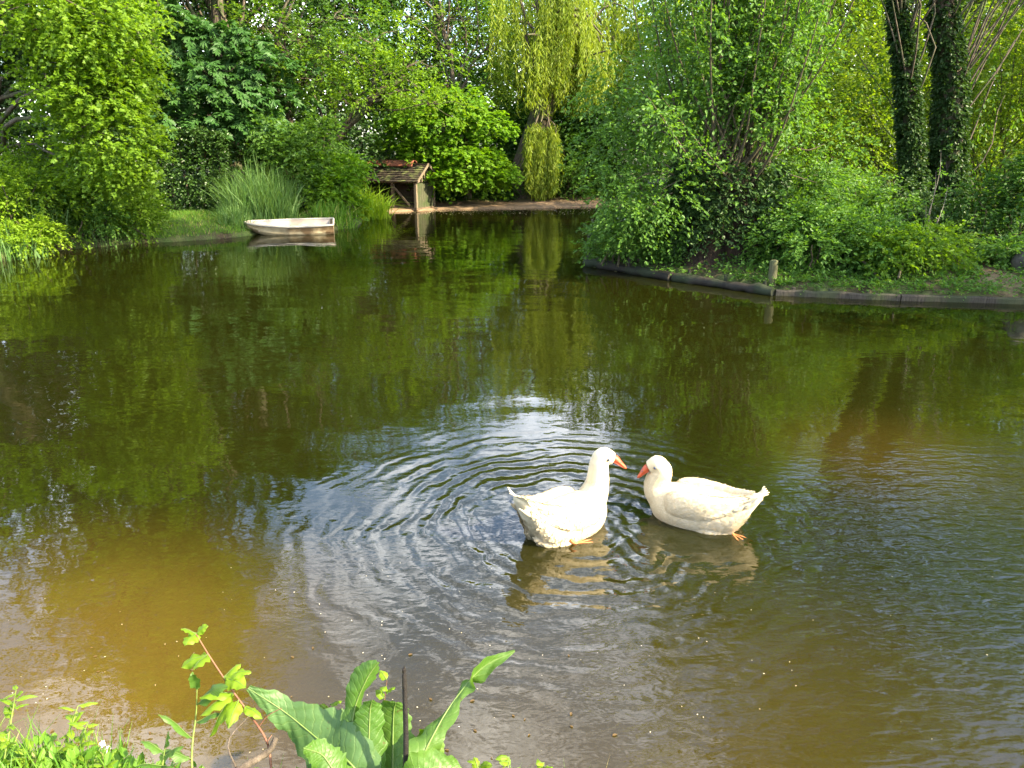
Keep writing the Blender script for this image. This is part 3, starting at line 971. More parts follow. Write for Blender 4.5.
# shade bushes under the trees of the wood
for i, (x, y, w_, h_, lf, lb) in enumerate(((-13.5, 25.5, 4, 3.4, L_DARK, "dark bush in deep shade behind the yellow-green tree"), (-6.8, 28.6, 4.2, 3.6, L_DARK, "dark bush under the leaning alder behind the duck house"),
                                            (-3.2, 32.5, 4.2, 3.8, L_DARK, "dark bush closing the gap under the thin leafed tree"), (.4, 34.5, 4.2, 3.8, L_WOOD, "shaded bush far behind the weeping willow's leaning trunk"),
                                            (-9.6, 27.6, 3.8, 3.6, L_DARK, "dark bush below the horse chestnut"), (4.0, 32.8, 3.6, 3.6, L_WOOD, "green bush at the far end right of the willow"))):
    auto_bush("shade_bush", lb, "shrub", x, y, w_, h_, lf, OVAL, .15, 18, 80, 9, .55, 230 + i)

# ------------------------------------------------------------------ peninsula on the right
def pollard(seed):
    rg_ = rng_(seed)
    bx, by = at(722, 12.95), 12.95
    base = np.array((bx, by, hz(bx, by)))
    o = thing("pollard_willow", "old pollarded willow with a squat ivy-wrapped bole and a fan of upright shoots", "tree", base)
    w, m, iv, sh = MB(), MB(), MB(), MB()
    for dx, r, hh in ((-.30, .34, 1.05), (.26, .36, 1.1)):
        pth = catmull([base + (dx * 1.1, 0, -.15), base + (dx, -.03, .45), base + (dx * .9, 0, hh)], 9)
        w.tube(pth, r * np.array([1.25, 1.1, 1.0, .97, .97, 1.0, 1.12, 1.2, 1.0]), 14)
    for _ in range(9):
        k = base + (rg_.uniform(-.6, .6), rg_.uniform(-.25, .25), rg_.uniform(.95, 1.25))
        w.tube([k - (0, 0, .12), k, k + (0, 0, .14)], [.14, .2, .08], 9)
    so, sd_, sl = [], [], []
    for i in range(92):
        a = rg_.uniform(0, 2 * PI)
        tilt = abs(rg_.normal(0, .55))
        L_ = rg_.uniform(4.4, 8.6) * (1 - .25 * min(tilt, 1.2))
        s0 = base + (rg_.uniform(-.62, .62), rg_.uniform(-.28, .28), rg_.uniform(1.05, 1.3))
        hd = np.array((math.cos(a) * 1.15 + .25 * (s0[0] - base[0]), math.sin(a) * .85, 0))
        e1 = s0 + hd * math.sin(tilt) * L_ * .55 + (0, 0, math.cos(tilt) * L_ * .42)
        e2 = s0 + hd * math.sin(tilt) * L_ * .82 + (0, 0, math.cos(tilt) * L_ * (.95 if tilt < .8 else .7))
        if e2[0] < base[0] - 2.1 or e2[0] > base[0] + 2.0:
            continue
        pth = catmull([s0, s0 * .55 + e1 * .45 + rg_.normal(0, .05, 3) - (0, 0, .05 * L_ * tilt), e1, e2], 14)
        sh.tube(pth, np.linspace(.027, .005, 14), 5, cap=False)
        for j in range(int(L_ * 12)):
            t = rg_.uniform(.40 if tilt < .5 else .28, 1.0) ** .85
            f = t * 13
            k = min(int(f), 12)
            q = pth[k] + (pth[k + 1] - pth[k]) * (f - k)
            u = nrm(rg_.normal(0, 1, 3) + (0, 0, .25))
            so.append(q)
            sd_.append(u)
            sl.append(rg_.uniform(.25, .75) * (1.1 - .4 * t))
    sprays(m, rg_, np.array(so), np.array(sd_), np.array(sl), 11, OVAL, .072, .35, .6, spread=.8)
    # side boughs sweeping down to the water on the left
    for e in ((-1.8, -.2, 1.2), (-2.0, .3, 1.75), (-1.5, -.3, .8), (-1.9, .5, 2.3), (-1.2, -.5, 1.2), (1.3, -.4, 1.3), (1.6, .2, 1.9), (-1.9, .4, 2.8), (-1.6, -.1, 2.2)):
        lp = wiggle(rg_, base + (e[0] * .2, 0, 1.15), base + e, 5, .05, .18)
        sh.tube(lp, np.linspace(.022, .006, len(lp)), 5, cap=False)
        clump(m, rg_, base + e, (.62, .5, .42), 95, .38, 10, OVAL, .07, .4, .7)
    NI = 3600
    ang, zz = rg_.uniform(0, 2 * PI, NI), rg_.uniform(.10, 1.65, NI)
    keep = rg_.uniform(0, 1, NI) < np.clip((zz - .1) / .7, .15, 1) * (.75 + .25 * np.sin(ang * 2 + 1))
    p = base + np.column_stack([np.cos(ang) * .78, np.sin(ang) * .46, zz])[keep]
    u = np.column_stack([np.cos(ang), np.sin(ang), rg_.normal(0, .3, NI)])[keep]
    sprays(iv, rg_, p, u + rg_.normal(0, .4, u.shape), .2, 8, OVAL, .075, .5, .4)
    w.build('trunk', noise_mat("pollard_bark", (0.010, 0.007, 0.005), (0.045, 0.029, 0.017), 4, .95, 1.0, (3, 3, .8), bd=.06), o, smooth=True)
    sh.build('branches', TWIG, o, smooth=True)
    m.build('crown', L_POLLARD, o)
    iv.build('ivy', L_IVY, o)


pollard(101)


def ivy_tree(seed):
    rg_ = rng_(seed)
    base = np.array((at(934, 15.6), 15.6, 0))
    base[2] = hz(base[0], base[1])
    o = thing("ivy_clad_tree", "tall tree with twin trunks thickly clad in dark ivy", "tree", base)
    w, iv, m = MB(), MB(), MB()
    stems = [([base + (-.42, 0, -.2), Q(914, 180, 15.6), Q(908, 80, 15.6), Q(905, -60, 15.6), (at(892, 15.6), 15.6, 11.5)], .17),
             ([base + (.3, .1, -.2), Q(948, 180, 15.7), Q(952, 80, 15.7), Q(956, -60, 15.8), (at(985, 15.8), 16.0, 13.0)], .27)]
    tops = []
    for pts_, r in stems:
        tp = catmull(pts_, 22)
        w.tube(tp, np.linspace(r * 1.15, r * .35, 22), 12)
        tops.append(tp)
        n_ = 2600
        f = rg_.uniform(0, 15, n_)
        k = f.astype(int)
        q = tp[k] + (tp[k + 1] - tp[k]) * (f - k)[:, None]
        a = rg_.uniform(0, 2 * PI, n_)
        rr = r * (1.08 - .03 * f) * rg_.uniform(.9, 1.18, n_)
        u = np.column_stack([np.cos(a), np.sin(a), np.full(n_, -.1)])
        sprays(iv, rg_, q + u * rr[:, None], u + rg_.normal(0, .5, u.shape), .10, 8, OVAL, .075, .6, .4)
    sp = [(8.0, 15, 8.0), (9.8, 15.5, 8.6), (7, 16.5, 9.5), (10.6, 16.5, 9.5), (8.6, 15.5, 10.6), (9.6, 16.6, 11.8), (7.6, 15.4, 12.0), (9, 16, 13.4), (10.6, 15.6, 12.0), (6.2, 15.6, 8.2), (6.0, 15, 10.5),
          (11.6, 15.6, 8.0), (5.2, 15.6, 7.0), (7.2, 14.6, 7.2), (9.2, 14.6, 9.8), (6.4, 14.8, 12.5), (5.2, 15.4, 9.4), (12.6, 15.4, 6.6), (12.4, 16, 9.2), (11.8, 15.8, 10.8), (10.8, 14.6, 7.2), ] + [tuple(q) for q in clump_spots(rg_, (5.8, 11.6, 11.2), (2.8, .8, 2.8), 20, 1.0, 8.6, .2)] + [tuple(q) for q in clump_spots(rg_, (9.8, 15.3, 10.4), (3.3, 1.4, 3.6), 28, 1.1, 7.2, .3)]
    for c in sp + [Q(868, 95, 16.6), Q(1005, 95, 16.4), Q(855, 50, 16.6), Q(1015, 40, 16.4)]:
        c = np.asarray(c, float)
        tp = tops[0] if c[0] < base[0] + .1 else tops[1]
        k = int(np.clip((c[2] - .3) / 13 * 21 * rg_.uniform(.7, .95), 3, 20))
        lp = wiggle(rg_, tp[k], c, 5, .06, .08)
        w.tube(lp, np.linspace(.018, .006, len(lp)), 6)
        clump(m, rg_, c, (1.0, 1.0, .7), 85 if c[2] > 5 else 26, .5, 9, OVAL, .10, .35, .7, tone=rg_.uniform(.3, .8))
    w.build('trunk', BARK, o, smooth=True)
    iv.build('ivy', L_IVY, o)
    m.build('crown', L_MID, o)


ivy_tree(111)

# bare slanting boughs and the bright thicket behind
for i, (px, Y_, w_, h_, lf, lb, n_) in enumerate((
        (800, 18.0, 3.0, 4.6, L_THICKET, "glowing yellow-green sallow right behind the pollarded willow", 22), (872, 19.2, 3.0, 5.4, L_THICKET, "glowing yellow-green sallow left of the twin ivy-clad trunks", 24),
        (985, 18.6, 3.0, 5.6, L_THICKET, "sunlit sallow with thin slanting stems right of the twin ivy-clad trunks", 24), (1060, 17.2, 2.8, 5.4, L_THICKET, "sallow at the edge of the view beyond the brownish bush", 18),
        (730, 19.5, 3.2, 5.6, L_THICKET, "pale sallow half seen through the shoots of the pollarded willow", 20), (925, 21.5, 3.4, 6.2, L_THICKET, "backlit sallow glimpsed between and behind the twin trunks", 24),
        (655, 20.0, 2.6, 4.8, L_MID, "green sallow at the left rear of the pollarded willow", 16))):
    auto_bush("sallow_tree", lb, "tree", at(px, Y_), Y_, w_, h_, lf, OVAL, .085, n_, 62, 9, .45, 120 + i)
for i, (px, Y_, w_, h_, lf, lb, n_, S_) in enumerate((
        (628, 13.55, 1.5, 1.15, L_BRAMBLE, "bramble bush between the tall corner post and the pollard's bole", 11, 70), (668, 13.3, 1.1, .9, L_BRAMBLE, "low bramble against the left side of the pollard's bole", 9, 70),
        (800, 12.3, 1.6, 1.0, L_BRAMBLE, "bramble bush spilling over behind the short pale post", 12, 80), (850, 12.0, 1.5, .85, L_BRAMBLE, "fresh green nettle bush above the middle of the edging board", 12, 80),
        (905, 11.8, 1.4, .72, L_FRESH, "sunlit low nettle bush next to the bare earth path", 11, 80), (790, 13.6, 1.5, 1.5, L_MID, "dark leafy shrub between the pollard's bole and the nettles", 12, 70),
        (850, 14.0, 1.8, 1.4, L_BRAMBLE, "broad shrub at the foot of the glowing sallows", 12, 70), (910, 14.2, 1.4, 1.25, L_IVY, "dark shrub at the foot of the twin ivy-clad trunks", 11, 70),
        (1005, 13.0, 1.5, 1.75, L_WOOD, "dusky brownish-green bush behind the boulder", 14, 75), (1000, 11.9, .6, .4, L_BRAMBLE, "small nettle tuft beside the boulder", 6, 40))):
    auto_bush("undergrowth_bush", lb, "shrub", at(px, Y_), Y_, w_, h_, lf, OVAL, .068, n_, S_, 9, .28, 140 + i, flat=.6)

# pale nettle stems
for i, (px, Y_, h_, lb) in enumerate(((943, 12.5, .62, "leftmost pale flowering nettle stem in front of the ivy-clad trunks"), (957, 12.55, .85, "middle pale nettle stem, the tallest of the row by the earth path"),
                                      (972, 12.5, .8, "pale nettle stem nearest to the brownish bush"), (965, 12.3, .5, "short pale nettle stem in front of the tall ones"))):
    rg = rng_(160 + i)
    x = at(px, Y_)
    o = thing("nettle", lb, "plant", (x, Y_, hz(x, Y_)))
    s, lv = MB(), MB()
    pth = wiggle(rg, (x, Y_, hz(x, Y_) - .03), (x + rg.normal(0, .06), Y_ - .05, hz(x, Y_) + h_), 4, .02)
    s.tube(pth, np.linspace(.008, .003, len(pth)), 5)
    for t in np.arange(.3, 1.0, .08):
        q = pth[int(t * (len(pth) - 1))]
        a0 = rg.uniform(0, PI)
        for a in np.arange(4) * PI / 2 + a0:
            place_leaves(lv, OVAL, [q], [(math.cos(a), math.sin(a), -.25)], [(0, 0, 1)], .11 * (1.25 - .6 * t), rg.uniform(.4, 1))
    s.build('stem', TWIG, o)
    lv.build('leaves', L_REED, o)
rg = rng_(165)
o = thing("sapling", "thin grey bare-stemmed sapling forking in front of the ivy-clad trunks", "tree", (at(930, 12.6), 12.6, hz(at(930, 12.6), 12.6)))
s, lv = MB(), MB()
b0 = Q(931, 240, 12.6)
for e in (Q(941, 150, 12.7), Q(926, 205, 12.6), Q(948, 185, 12.8), Q(936, 172, 12.5)):
    pth = wiggle(rg, b0 - (0, 0, .25), e, 5, .02)
    s.tube(pth, np.linspace(.012, .003, len(pth)), 5)
    sprays(lv, rg, pth[-4:], rg.normal(0, 1, (4, 3)), .2, 7, OVAL, .07)
s.build('trunk', BARK_GREY, o)
lv.build('crown', L_BRAMBLE, o)

# timber edging of the bank
WOOD_DARK = noise_mat("wet_timber", (0.006, 0.005, 0.004), (0.026, 0.021, 0.015), 6, .75, .9, (1, 1, 1), c3=(0.014, 0.02, 0.008), bd=.02)
WOOD_GREY = noise_mat("weathered_timber", (0.018, 0.015, 0.011), (0.055, 0.047, 0.035), 7, .85, .7, (5, 5, 1), c3=(0.03, 0.036, 0.016), bd=.015)
WOOD_PALE = noise_mat("pale_post_timber", (0.035, 0.036, 0.016), (0.075, 0.073, 0.035), 7, .85, .6, (5, 5, 1), c3=(0.13, 0.16, 0.06), bd=.015)


def log_between(label, a, b, r, seed, sag=0.0):
    rg_ = rng_(seed)
    a, b = np.asarray(a, float), np.asarray(b, float)
    o = thing("edging_log", label, "log", a)
    m = MB()
    n_ = 16
    pth = a + (b - a) * np.linspace(0, 1, n_)[:, None] + np.column_stack([np.zeros(n_), rg_.normal(0, .012, n_), rg_.normal(0, .008, n_)])
    m.tube(pth, r * rg_.uniform(.72, 1.2, n_), 12)
    m.build('log', WOOD_DARK, o, smooth=True)
    d = nrm(b - a)
    s = MB()
    for t in (.12, .5, .88):     # stakes that hold the log
        q = a + (b - a) * t + np.array((d[1], -d[0], 0)) * (-r - .05)
        s = MB()
        s.tube([q - (0, 0, .5), q + (0, 0, .02), q + (.0, 0, r + .05)], [.03, .032, .028], 7)
        s.build('stake', WOOD_DARK, o)
    return o


c0, c1, c2 = P(586, 266), P(672, 281), P(775, 296)
log_between("dark wet log edging the bank from the tall corner post towards the pollard", c0 + (0, .05, .07), c1 + (0, .05, .06), .085, 171)
log_between("dark wet log edging the bank in front of the pollard's bole", c1 + (.03, .05, .06), c2 + (-.02, .05, .05), .08, 172)


def board_between(label, a, b, h, seed):
    a, b = np.asarray(a, float), np.asarray(b, float)
    o = thing("edging_board", label, "board", a)
    m = MB()
    n_ = 14
    rg_ = rng_(seed)
    L_ = np.linalg.norm(b - a)
    d = nrm(b - a)
    nn = np.array((d[1], -d[0], 0))
    G = []
    for t in np.linspace(0, 1, n_):
        q = a + (b - a) * t + nn * rg_.normal(0, .01)
        k = rg_.normal(0, .006)
        G.append([q - (0, 0, .25), q + (0, 0, h - .02 + k), q - nn * .012 + (0, 0, h + k), q - nn * .06 + (0, 0, h + k), q - nn * .07 + (0, 0, h - .02 + k), q - nn * .07 - (0, 0, .25)])
    m.grid(np.array(G))
    for e in (0, -1):
        m.add(G[e], [(0, 1, 2, 3, 4, 5)])
    m.build('board', WOOD_GREY, o)
    for t in np.arange(.15, 1, .3):
        q = a + (b - a) * t - nn * .10
        s = MB()
        s.tube([q - (0, 0, .4), q + (0, 0, h + .03)], .03, 7)
        s.build('peg', WOOD_GREY, o)
    return o


c3, c4, c5 = P(900, 301), P(1030, 305), np.array((10.2, 9.95, 0))
board_between("weathered edging board starting at the short pale post below the nettles", c2 + (.02, .03, 0), c3, .09, 173)
board_between("weathered edging board below the earth path and the boulder", c3 + (.015, 0, 0), c5, .088, 174)


def post(label, q, h, r, mat, seed, lean=(0, 0)):
    rg_ = rng_(seed)
    o = thing("bank_post", label, "post", q)
    m = MB()
    n_ = 8
    pth = np.array([q + np.array((lean[0] * t, lean[1] * t, -.5 + (h + .5) * t)) for t in np.linspace(0, 1, n_)])
    m.tube(pth, r * rg_.uniform(.93, 1.05, n_), 12)
    m.build('shaft', mat, o, smooth=True)
    c = MB()
    c.tube([pth[-1] - (0, 0, .006), pth[-1] + (0, 0, .012), pth[-1] + (0, 0, .02)], [r * .97, r * .9, r * .5], 12)
    c.build('cap', mat, o, smooth=True)


post("tall thin grey post standing in the water at the corner of the logs", P(589, 265) + (-.03, -.02, 0), .58, .048, WOOD_GREY, 181, (.03, 0))
post("slender dark stake at the water's edge in front of the bramble bush", P(628, 273) + (0, -.06, 0), .52, .022, WOOD_DARK, 182)
post("short pale greenish post where log and board meet", P(773, 293) + (0, .10, 0), .47, .064, WOOD_PALE, 183)

# boulder at the right edge
rg = rng_(191)
bm_ = MB()
nu, nv = 26, 16
G = np.zeros((nu, nv, 3))
bc = np.array((at(1030, 11.5), 11.5, hz(at(1030, 11.5), 11.5) + .12))
for i in range(nu):
    for j in range(nv):
        a, b_ = 2 * PI * i / (nu - 1), PI * j / (nv - 1)
        d = np.array((math.cos(a) * math.sin(b_), math.sin(a) * math.sin(b_), math.cos(b_)))
        r = 1 + .10 * math.sin(3 * d[0] + 1) + .08 * math.sin(5 * d[1] + 2 * d[2]) + .05 * math.sin(9 * d[0] * d[2] + 3)
        G[i, j] = bc + d * r * (.30, .3, .34)
bm_.grid(G)
tag(bm_.build("boulder", noise_mat("boulder_stone", (0.04, 0.037, 0.032), (0.11, 0.10, 0.085), 5, .9, .6, c3=(0.10, 0.10, 0.06)), smooth=True, origin=bc), "grey rounded boulder on the bank at the end of the earth path", "boulder")

# trees on the near right, beyond the frame; they shade the right half of the pond
for i, (x, y, h_, lb) in enumerate(((13.2, 8.3, 7.0, "tall bank tree out of view, shading the pollard and the right half of the pond"), (16.5, 4.6, 8.5, "tall bank tree out of view, nearest to the viewer's own bank"))):
    rg = rng_(200 + i)
    sp = clump_spots(rg, (x, y, h_ * .58), (3.2, 2.8, h_ * .42), 26, 1.2, 1.5, .35)
    tree("broadleaf_tree", lb, "tree", [(x, y, hz(x, y) - .2), (x + .1, y, h_ * .4), (x, y + .2, h_ * .85)], .24, sp, (1.2, 1.2, .9), OVAL, .15, 48, 9, .7, L_WOOD, seed=205 + i, twigs=3)

# ------------------------------------------------------------------ dinghy
def dinghy():
    W_OUT = noise_mat("dinghy_outside", (0.24, 0.18, 0.095), (0.42, 0.35, 0.22), 3, .7, .15, (1, 1, 3), c3=(0.14, 0.09, 0.045), s3=2.6)
    W_IN = noise_mat("dinghy_inside", (0.25, 0.205, 0.175), (0.33, 0.28, 0.245), 4, .6, .1, c3=(0.28, 0.23, 0.18), s3=3)
    W_RIM = noise_mat("dinghy_rim", (0.30, 0.265, 0.215), (0.38, 0.345, 0.29), 6, .55, .1)
    c = P(287, 235) + (0, .35, 0)
    o = thing("dinghy", "small weathered cream dinghy moored at the lawn, its pale inside tilted to the water", "boat", c)
    L_ = 2.2
    st = np.linspace(0, 1, 25)
    def sect(s, off):
        x = (s - .5) * L_
        hw = .50 * (np.clip(s / .5, 0, 1) ** .55 * .92 + .08) if s < .5 else .50 - .07 * ((s - .5) / .5) ** 2
        kz = -.10 + .27 * np.clip((.38 - s) / .38, 0, 1) ** 1.8 + .04 * np.clip((s - .8) / .2, 0, 1)
        gz = 0.26 + .05 * np.clip((.5 - s) / .5, 0, 1) ** 2 + .02 * np.clip((s - .5) / .5, 0, 1) ** 2
        hw, kz = hw - off, kz + off * (4.2 if off > .02 else 1)
        row = []
        for k in np.linspace(-1, 1, 19):
            a = abs(k)
            if a > .5:
                f = (a - .5) / .5
                y_, z_ = hw * (.80 + .20 * f), kz + .09 + (gz - kz - .09) * f
                if .3 < f < .55 and off == 0:
                    y_ += .012
            else:
                y_, z_ = hw * .80 * (a / .5), kz + .09 * (a / .5) ** 2
            row.append((x, math.copysign(y_, k), z_))
        return row
    ca, sa, t = math.cos(R(12)), math.sin(R(12)), R(6.5)
    M = np.array([(ca, -sa, 0), (sa, ca, 0), (0, 0, 1)]) @ np.array([(1, 0, 0), (0, math.cos(t), -math.sin(t)), (0, math.sin(t), math.cos(t))])
    X_ = lambda g_: np.asarray(g_) @ M.T + c
    outer = X_([sect(s, 0) for s in st])
    inner = X_([sect(s, .03) for s in st[1:-1]])
    m = MB()
    m.grid(outer)
    m.add(outer[-1], [tuple(range(19))])
    m.add(outer[0], [tuple(range(18, -1, -1))])
    hull = m.build('hull', W_OUT, o, smooth=False)
    m = MB()
    m.grid(inner[:, ::-1])
    m.add(inner[-1], [tuple(range(18, -1, -1))])
    m.add(inner[0], [tuple(range(19))])
    m.build('inner_shell', W_IN, o)
    m = MB()
    ed = [sect(s, .012) for s in st]
    loop = [r[0] for r in ed] + [ed[-1][k] * np.array((1, 1, 0)) + (0, 0, ed[-1][0][2]) for k in range(3, 16, 3)] + [r[-1] for r in ed[::-1]] + [ed[0][k] * np.array((1, 1, 0)) + (0, 0, ed[0][0][2]) for k in range(15, 2, -3)]
    loop = X_(np.array(loop) + (0, 0, .008))
    m.tube(np.vstack([loop, loop[:2]]), .028, 8, cap=False)
    m.build('gunwale', W_RIM, o, smooth=True)
    for s in (.2, .55, .86):
        r = sect(s, .035)
        y_ = abs(r[2][1])
        m = MB()
        m.box((r[0][0] - .11, -y_, .125), (r[0][0] + .11, y_, .15), M=M)
        m.v[-1] = m.v[-1] + c
        m.build('thwart', W_IN, o)
    rope = MB()
    p0 = X_([sect(.02, 0)[9]])[0] + (0, 0, .2)
    rope.tube(catmull([p0, p0 + (-.25, .15, -.12), p0 + (-.5, .35, -.14), p0 + (-.75, .5, .0)], 12), .012, 6)
    rope.build('mooring_rope', noise_mat("rope", (0.25, 0.22, 0.16), (0.4, 0.36, 0.28), 40, .9, .4), o, smooth=True)


dinghy()

# ------------------------------------------------------------------ duck house
def duck_house():
    W_ = noise_mat("duck_house_timber", (0.06, 0.042, 0.027), (0.14, 0.10, 0.065), 6, .85, .5, (6, 6, 1))
    WL = noise_mat("duck_house_light_timber", (0.09, 0.068, 0.043), (0.17, 0.135, 0.095), 6, .8, .4, (6, 6, 1))
    WD = noise_mat("duck_house_dark_boards", (0.025, 0.018, 0.013), (0.07, 0.05, 0.035), 6, .9, .5, (9, 9, 1))
    GR = noise_mat("duck_house_mossy_panel", (0.03, 0.034, 0.016), (0.07, 0.07, 0.04), 5, .9, .5, (6, 6, 1), c3=(0.035, 0.05, 0.016))
    RF = noise_mat("duck_house_roof_tiles", (0.013, 0.010, 0.007), (0.036, 0.026, 0.017), 8, .9, .8, c3=(0.08, 0.09, 0.03), s3=4)
    RD = noise_mat("terracotta", (0.17, 0.052, 0.03), (0.26, 0.095, 0.055), 6, .8, .4, c3=(0.13, 0.055, 0.033))
    c = P(395, 209.5) + (0, .25, 0)
    c[2] = .04
    o = thing("duck_house", "small open timber duck house with mossy tiled roof and red ridge tiles", "duck house", c)
    an = R(-24)
    M = np.array([(math.cos(an), -math.sin(an), 0), (math.sin(an), math.cos(an), 0), (0, 0, 1)])
    hx, hy, he, hr = 1.28, .66, .92, 1.46
    def put(name, mat, lo, hi, pre=None, parent=o):
        m = MB()
        m.box(lo, hi)
        v = m.v[-1]
        if pre is not None:
            v = v @ np.asarray(pre[0]).T + np.asarray(pre[1])
        m.v[-1] = v @ M.T + c
        return m.build(name, mat, parent)
    put('floor', W_, (-hx, -hy, .0), (hx, hy, .07))
    for x in (-hx + .04, 0.30, hx - .04):
        put('post', WL if x > .6 else W_, (x - .045, -hy - .002, .072), (x + .045, -hy + .09, he))
    for x in (-hx + .04, hx - .04):
        put('post', WL if x > .6 else W_, (x - .045, hy - .09, .072), (x + .045, hy + .002, he))
    put('back_wall', WD, (-hx + .09, hy - .06, .072), (hx - .09, hy - .02, he - .01))
    put('side_wall', WD, (-hx + .02, -hy + .1, .072), (-hx + .06, hy - .1, he - .01))
    m = MB()
    for k in range(7):                                     # the gable end's mossy boards
        y0 = -hy + .095 + k * (2 * hy - .19) / 7
        m.box((hx - .075, y0 + .004, .072), (hx - .03, y0 + (2 * hy - .19) / 7 - .004, he - .012))
    m.v = [v @ M.T + c for v in m.v]
    m.build('side_wall', GR, o)['label'] = "mossy grey-green boarded gable end wall"
    put('beam', W_, (-hx - .05, -hy - .02, he + .002), (hx + .05, -hy + .09, he + .09))
    put('beam', W_, (-hx - .05, hy - .09, he + .002), (hx + .05, hy + .02, he + .09))
    for x0, z0, x1, z1 in ((.36, .78, 1.0, .14),):
        L_ = math.hypot(x1 - x0, z1 - z0)
        a = math.atan2(z1 - z0, x1 - x0)
        RM = np.array([(math.cos(a), 0, -math.sin(a)), (0, 1, 0), (math.sin(a), 0, math.cos(a))])
        put('brace', W_, (0, -.02, -.03), (L_, .02, .03), (RM, (x0, -hy + .02, z0)))
    # roof: rows of tiles on two slopes
    sl = math.hypot(hy + .16, hr - he + .1)
    for sgn in (-1, 1):
        rg_ = rng_(300 + sgn)
        m = MB()
        rows, cols = 8, 16
        e0 = np.array((0, sgn * (hy + .16), he + .05))
        e1 = np.array((0, 0, hr + .06))
        d = nrm(e1 - e0)
        nn = np.array((0, sgn * d[2], abs(d[1])))
        for r_ in range(rows):
            for q in range(cols + (r_ % 2)):
                wd = 2 * (hx + .14) / cols
                x0 = -hx - .14 + (q - .5 * (r_ % 2)) * wd
                x1 = min(x0 + wd - .008, hx + .14)
                x0 = max(x0, -hx - .14)
                lift = .012 + rg_.uniform(0, .012)
                s0, s1 = sl * r_ / rows - .02 + rg_.normal(0, .005), sl * (r_ + 1) / rows + .015
                A = [e0 + d * s0 + nn * (lift + .016), e0 + d * s1 + nn * .006, e0 + d * s0 + nn * lift, e0 + d * s1 - nn * .01]
                v = np.array([A[2] + (x0, 0, 0), A[2] + (x1, 0, 0), A[3] + (x1, 0, 0), A[3] + (x0, 0, 0), A[0] + (x0, 0, 0), A[0] + (x1, 0, 0), A[1] + (x1, 0, 0), A[1] + (x0, 0, 0)])
                m.add(v @ M.T + c, [(0, 3, 2, 1), (4, 5, 6, 7), (0, 1, 5, 4), (1, 2, 6, 5), (2, 3, 7, 6), (3, 0, 4, 7)], rg_.uniform())
        m.build('roof', RF, o)
    for x0, x1 in ((-1.15, -.42), (-.40, .88)):              # ridge tiles
        m = MB()
        a = np.linspace(R(15), R(165), 9)
        prof = [(math.cos(q) * .24, hr - .04 + math.sin(q) * .27) for q in a] + [(math.cos(q) * .21, hr - .06 + math.sin(q) * .26) for q in a[::-1]]
        G = np.array([[(x, y_, z_) for y_, z_ in prof + prof[:1]] for x in (x0, (x0 + x1) / 2, x1)]) @ M.T + c
        m.grid(G)
        for e in (0, -1):
            m.add(G[e][:-1], [tuple(range(18))])
        m.build('ridge_tile', RD, o)
    for sgn in (-1, 1):                                     # barge boards and gable slats
        e0 = np.array((hx + .145, sgn * (hy + .14), he + .0))
        e1 = np.array((hx + .145, sgn * .02, hr + .03))
        m = MB()
        up = np.array((0, 0, .10))
        v = np.array([e0, e1, e1 + up, e0 + up, e0 + (.03, 0, 0), e1 + (.03, 0, 0), e1 + up + (.03, 0, 0), e0 + up + (.03, 0, 0)])
        m.add(v @ M.T + c, [(0, 3, 2, 1), (4, 5, 6, 7), (0, 1, 5, 4), (1, 2, 6, 5), (2, 3, 7, 6), (3, 0, 4, 7)])
        m.build('barge_board', WL, o)
    for y_ in (-.36, -.18, 0, .18, .36):
        h_ = (hr - he) * (1 - abs(y_) / (hy + .1))
        put('gable_slat', WL, (hx - .05, y_ - .03, he + .02), (hx - .02, y_ + .03, he + .02 + h_))


duck_house()

# ------------------------------------------------------------------ geese
def feather_mat():
    m, n, l = new_mat("white_plumage")
    t = n.new("ShaderNodeTexCoord")
    mp = n.new("ShaderNodeMapping")
    mp.inputs['Scale'].default_value = (24, 52, 52)
    l.new(t.outputs['Object'], mp.inputs['Vector'])
    v = n.new("ShaderNodeTexVoronoi")
    v.feature = 'SMOOTH_F1'
    v.inputs['Scale'].default_value = 1.0
    l.new(mp.outputs[0], v.inputs['Vector'])
    no = n.new("ShaderNodeTexNoise")
    no.inputs['Scale'].default_value = 7
    no.inputs['Detail'].default_value = 4
    l.new(t.outputs['Object'], no.inputs['Vector'])
    col = ramp_mix(n, l, no.outputs['Fac'], (0.46, 0.375, 0.225), (0.56, 0.475, 0.32))
    p = n.new("ShaderNodeBsdfPrincipled")
    p.inputs['Roughness'].default_value = .75
    p.inputs['Specular IOR Level'].default_value = .2
    p.inputs['Sheen Weight'].default_value = .15
    l.new(col, p.inputs['Base Color'])
    b = n.new("ShaderNodeBump")
    b.inputs['Strength'].default_value = .2
    b.inputs['Distance'].default_value = .004
    l.new(v.outputs['Distance'], b.inputs['Height'])
    l.new(b.outputs[0], p.inputs['Normal'])
    o = n.new("ShaderNodeOutputMaterial")
    l.new(p.outputs[0], o.inputs['Surface'])
    return m


PLUME = feather_mat()
BILL = noise_mat("orange_bill", (0.36, 0.050, 0.016), (0.44, 0.085, 0.028), 30, .4, .1, spec=.5)
FOOT = noise_mat("orange_foot", (0.34, 0.11, 0.04), (0.44, 0.17, 0.06), 30, .5, .2)
EYE = noise_mat("dark_eye", (0.02, 0.02, 0.03), (0.05, 0.06, 0.09), 30, .08, 0, spec=.8)


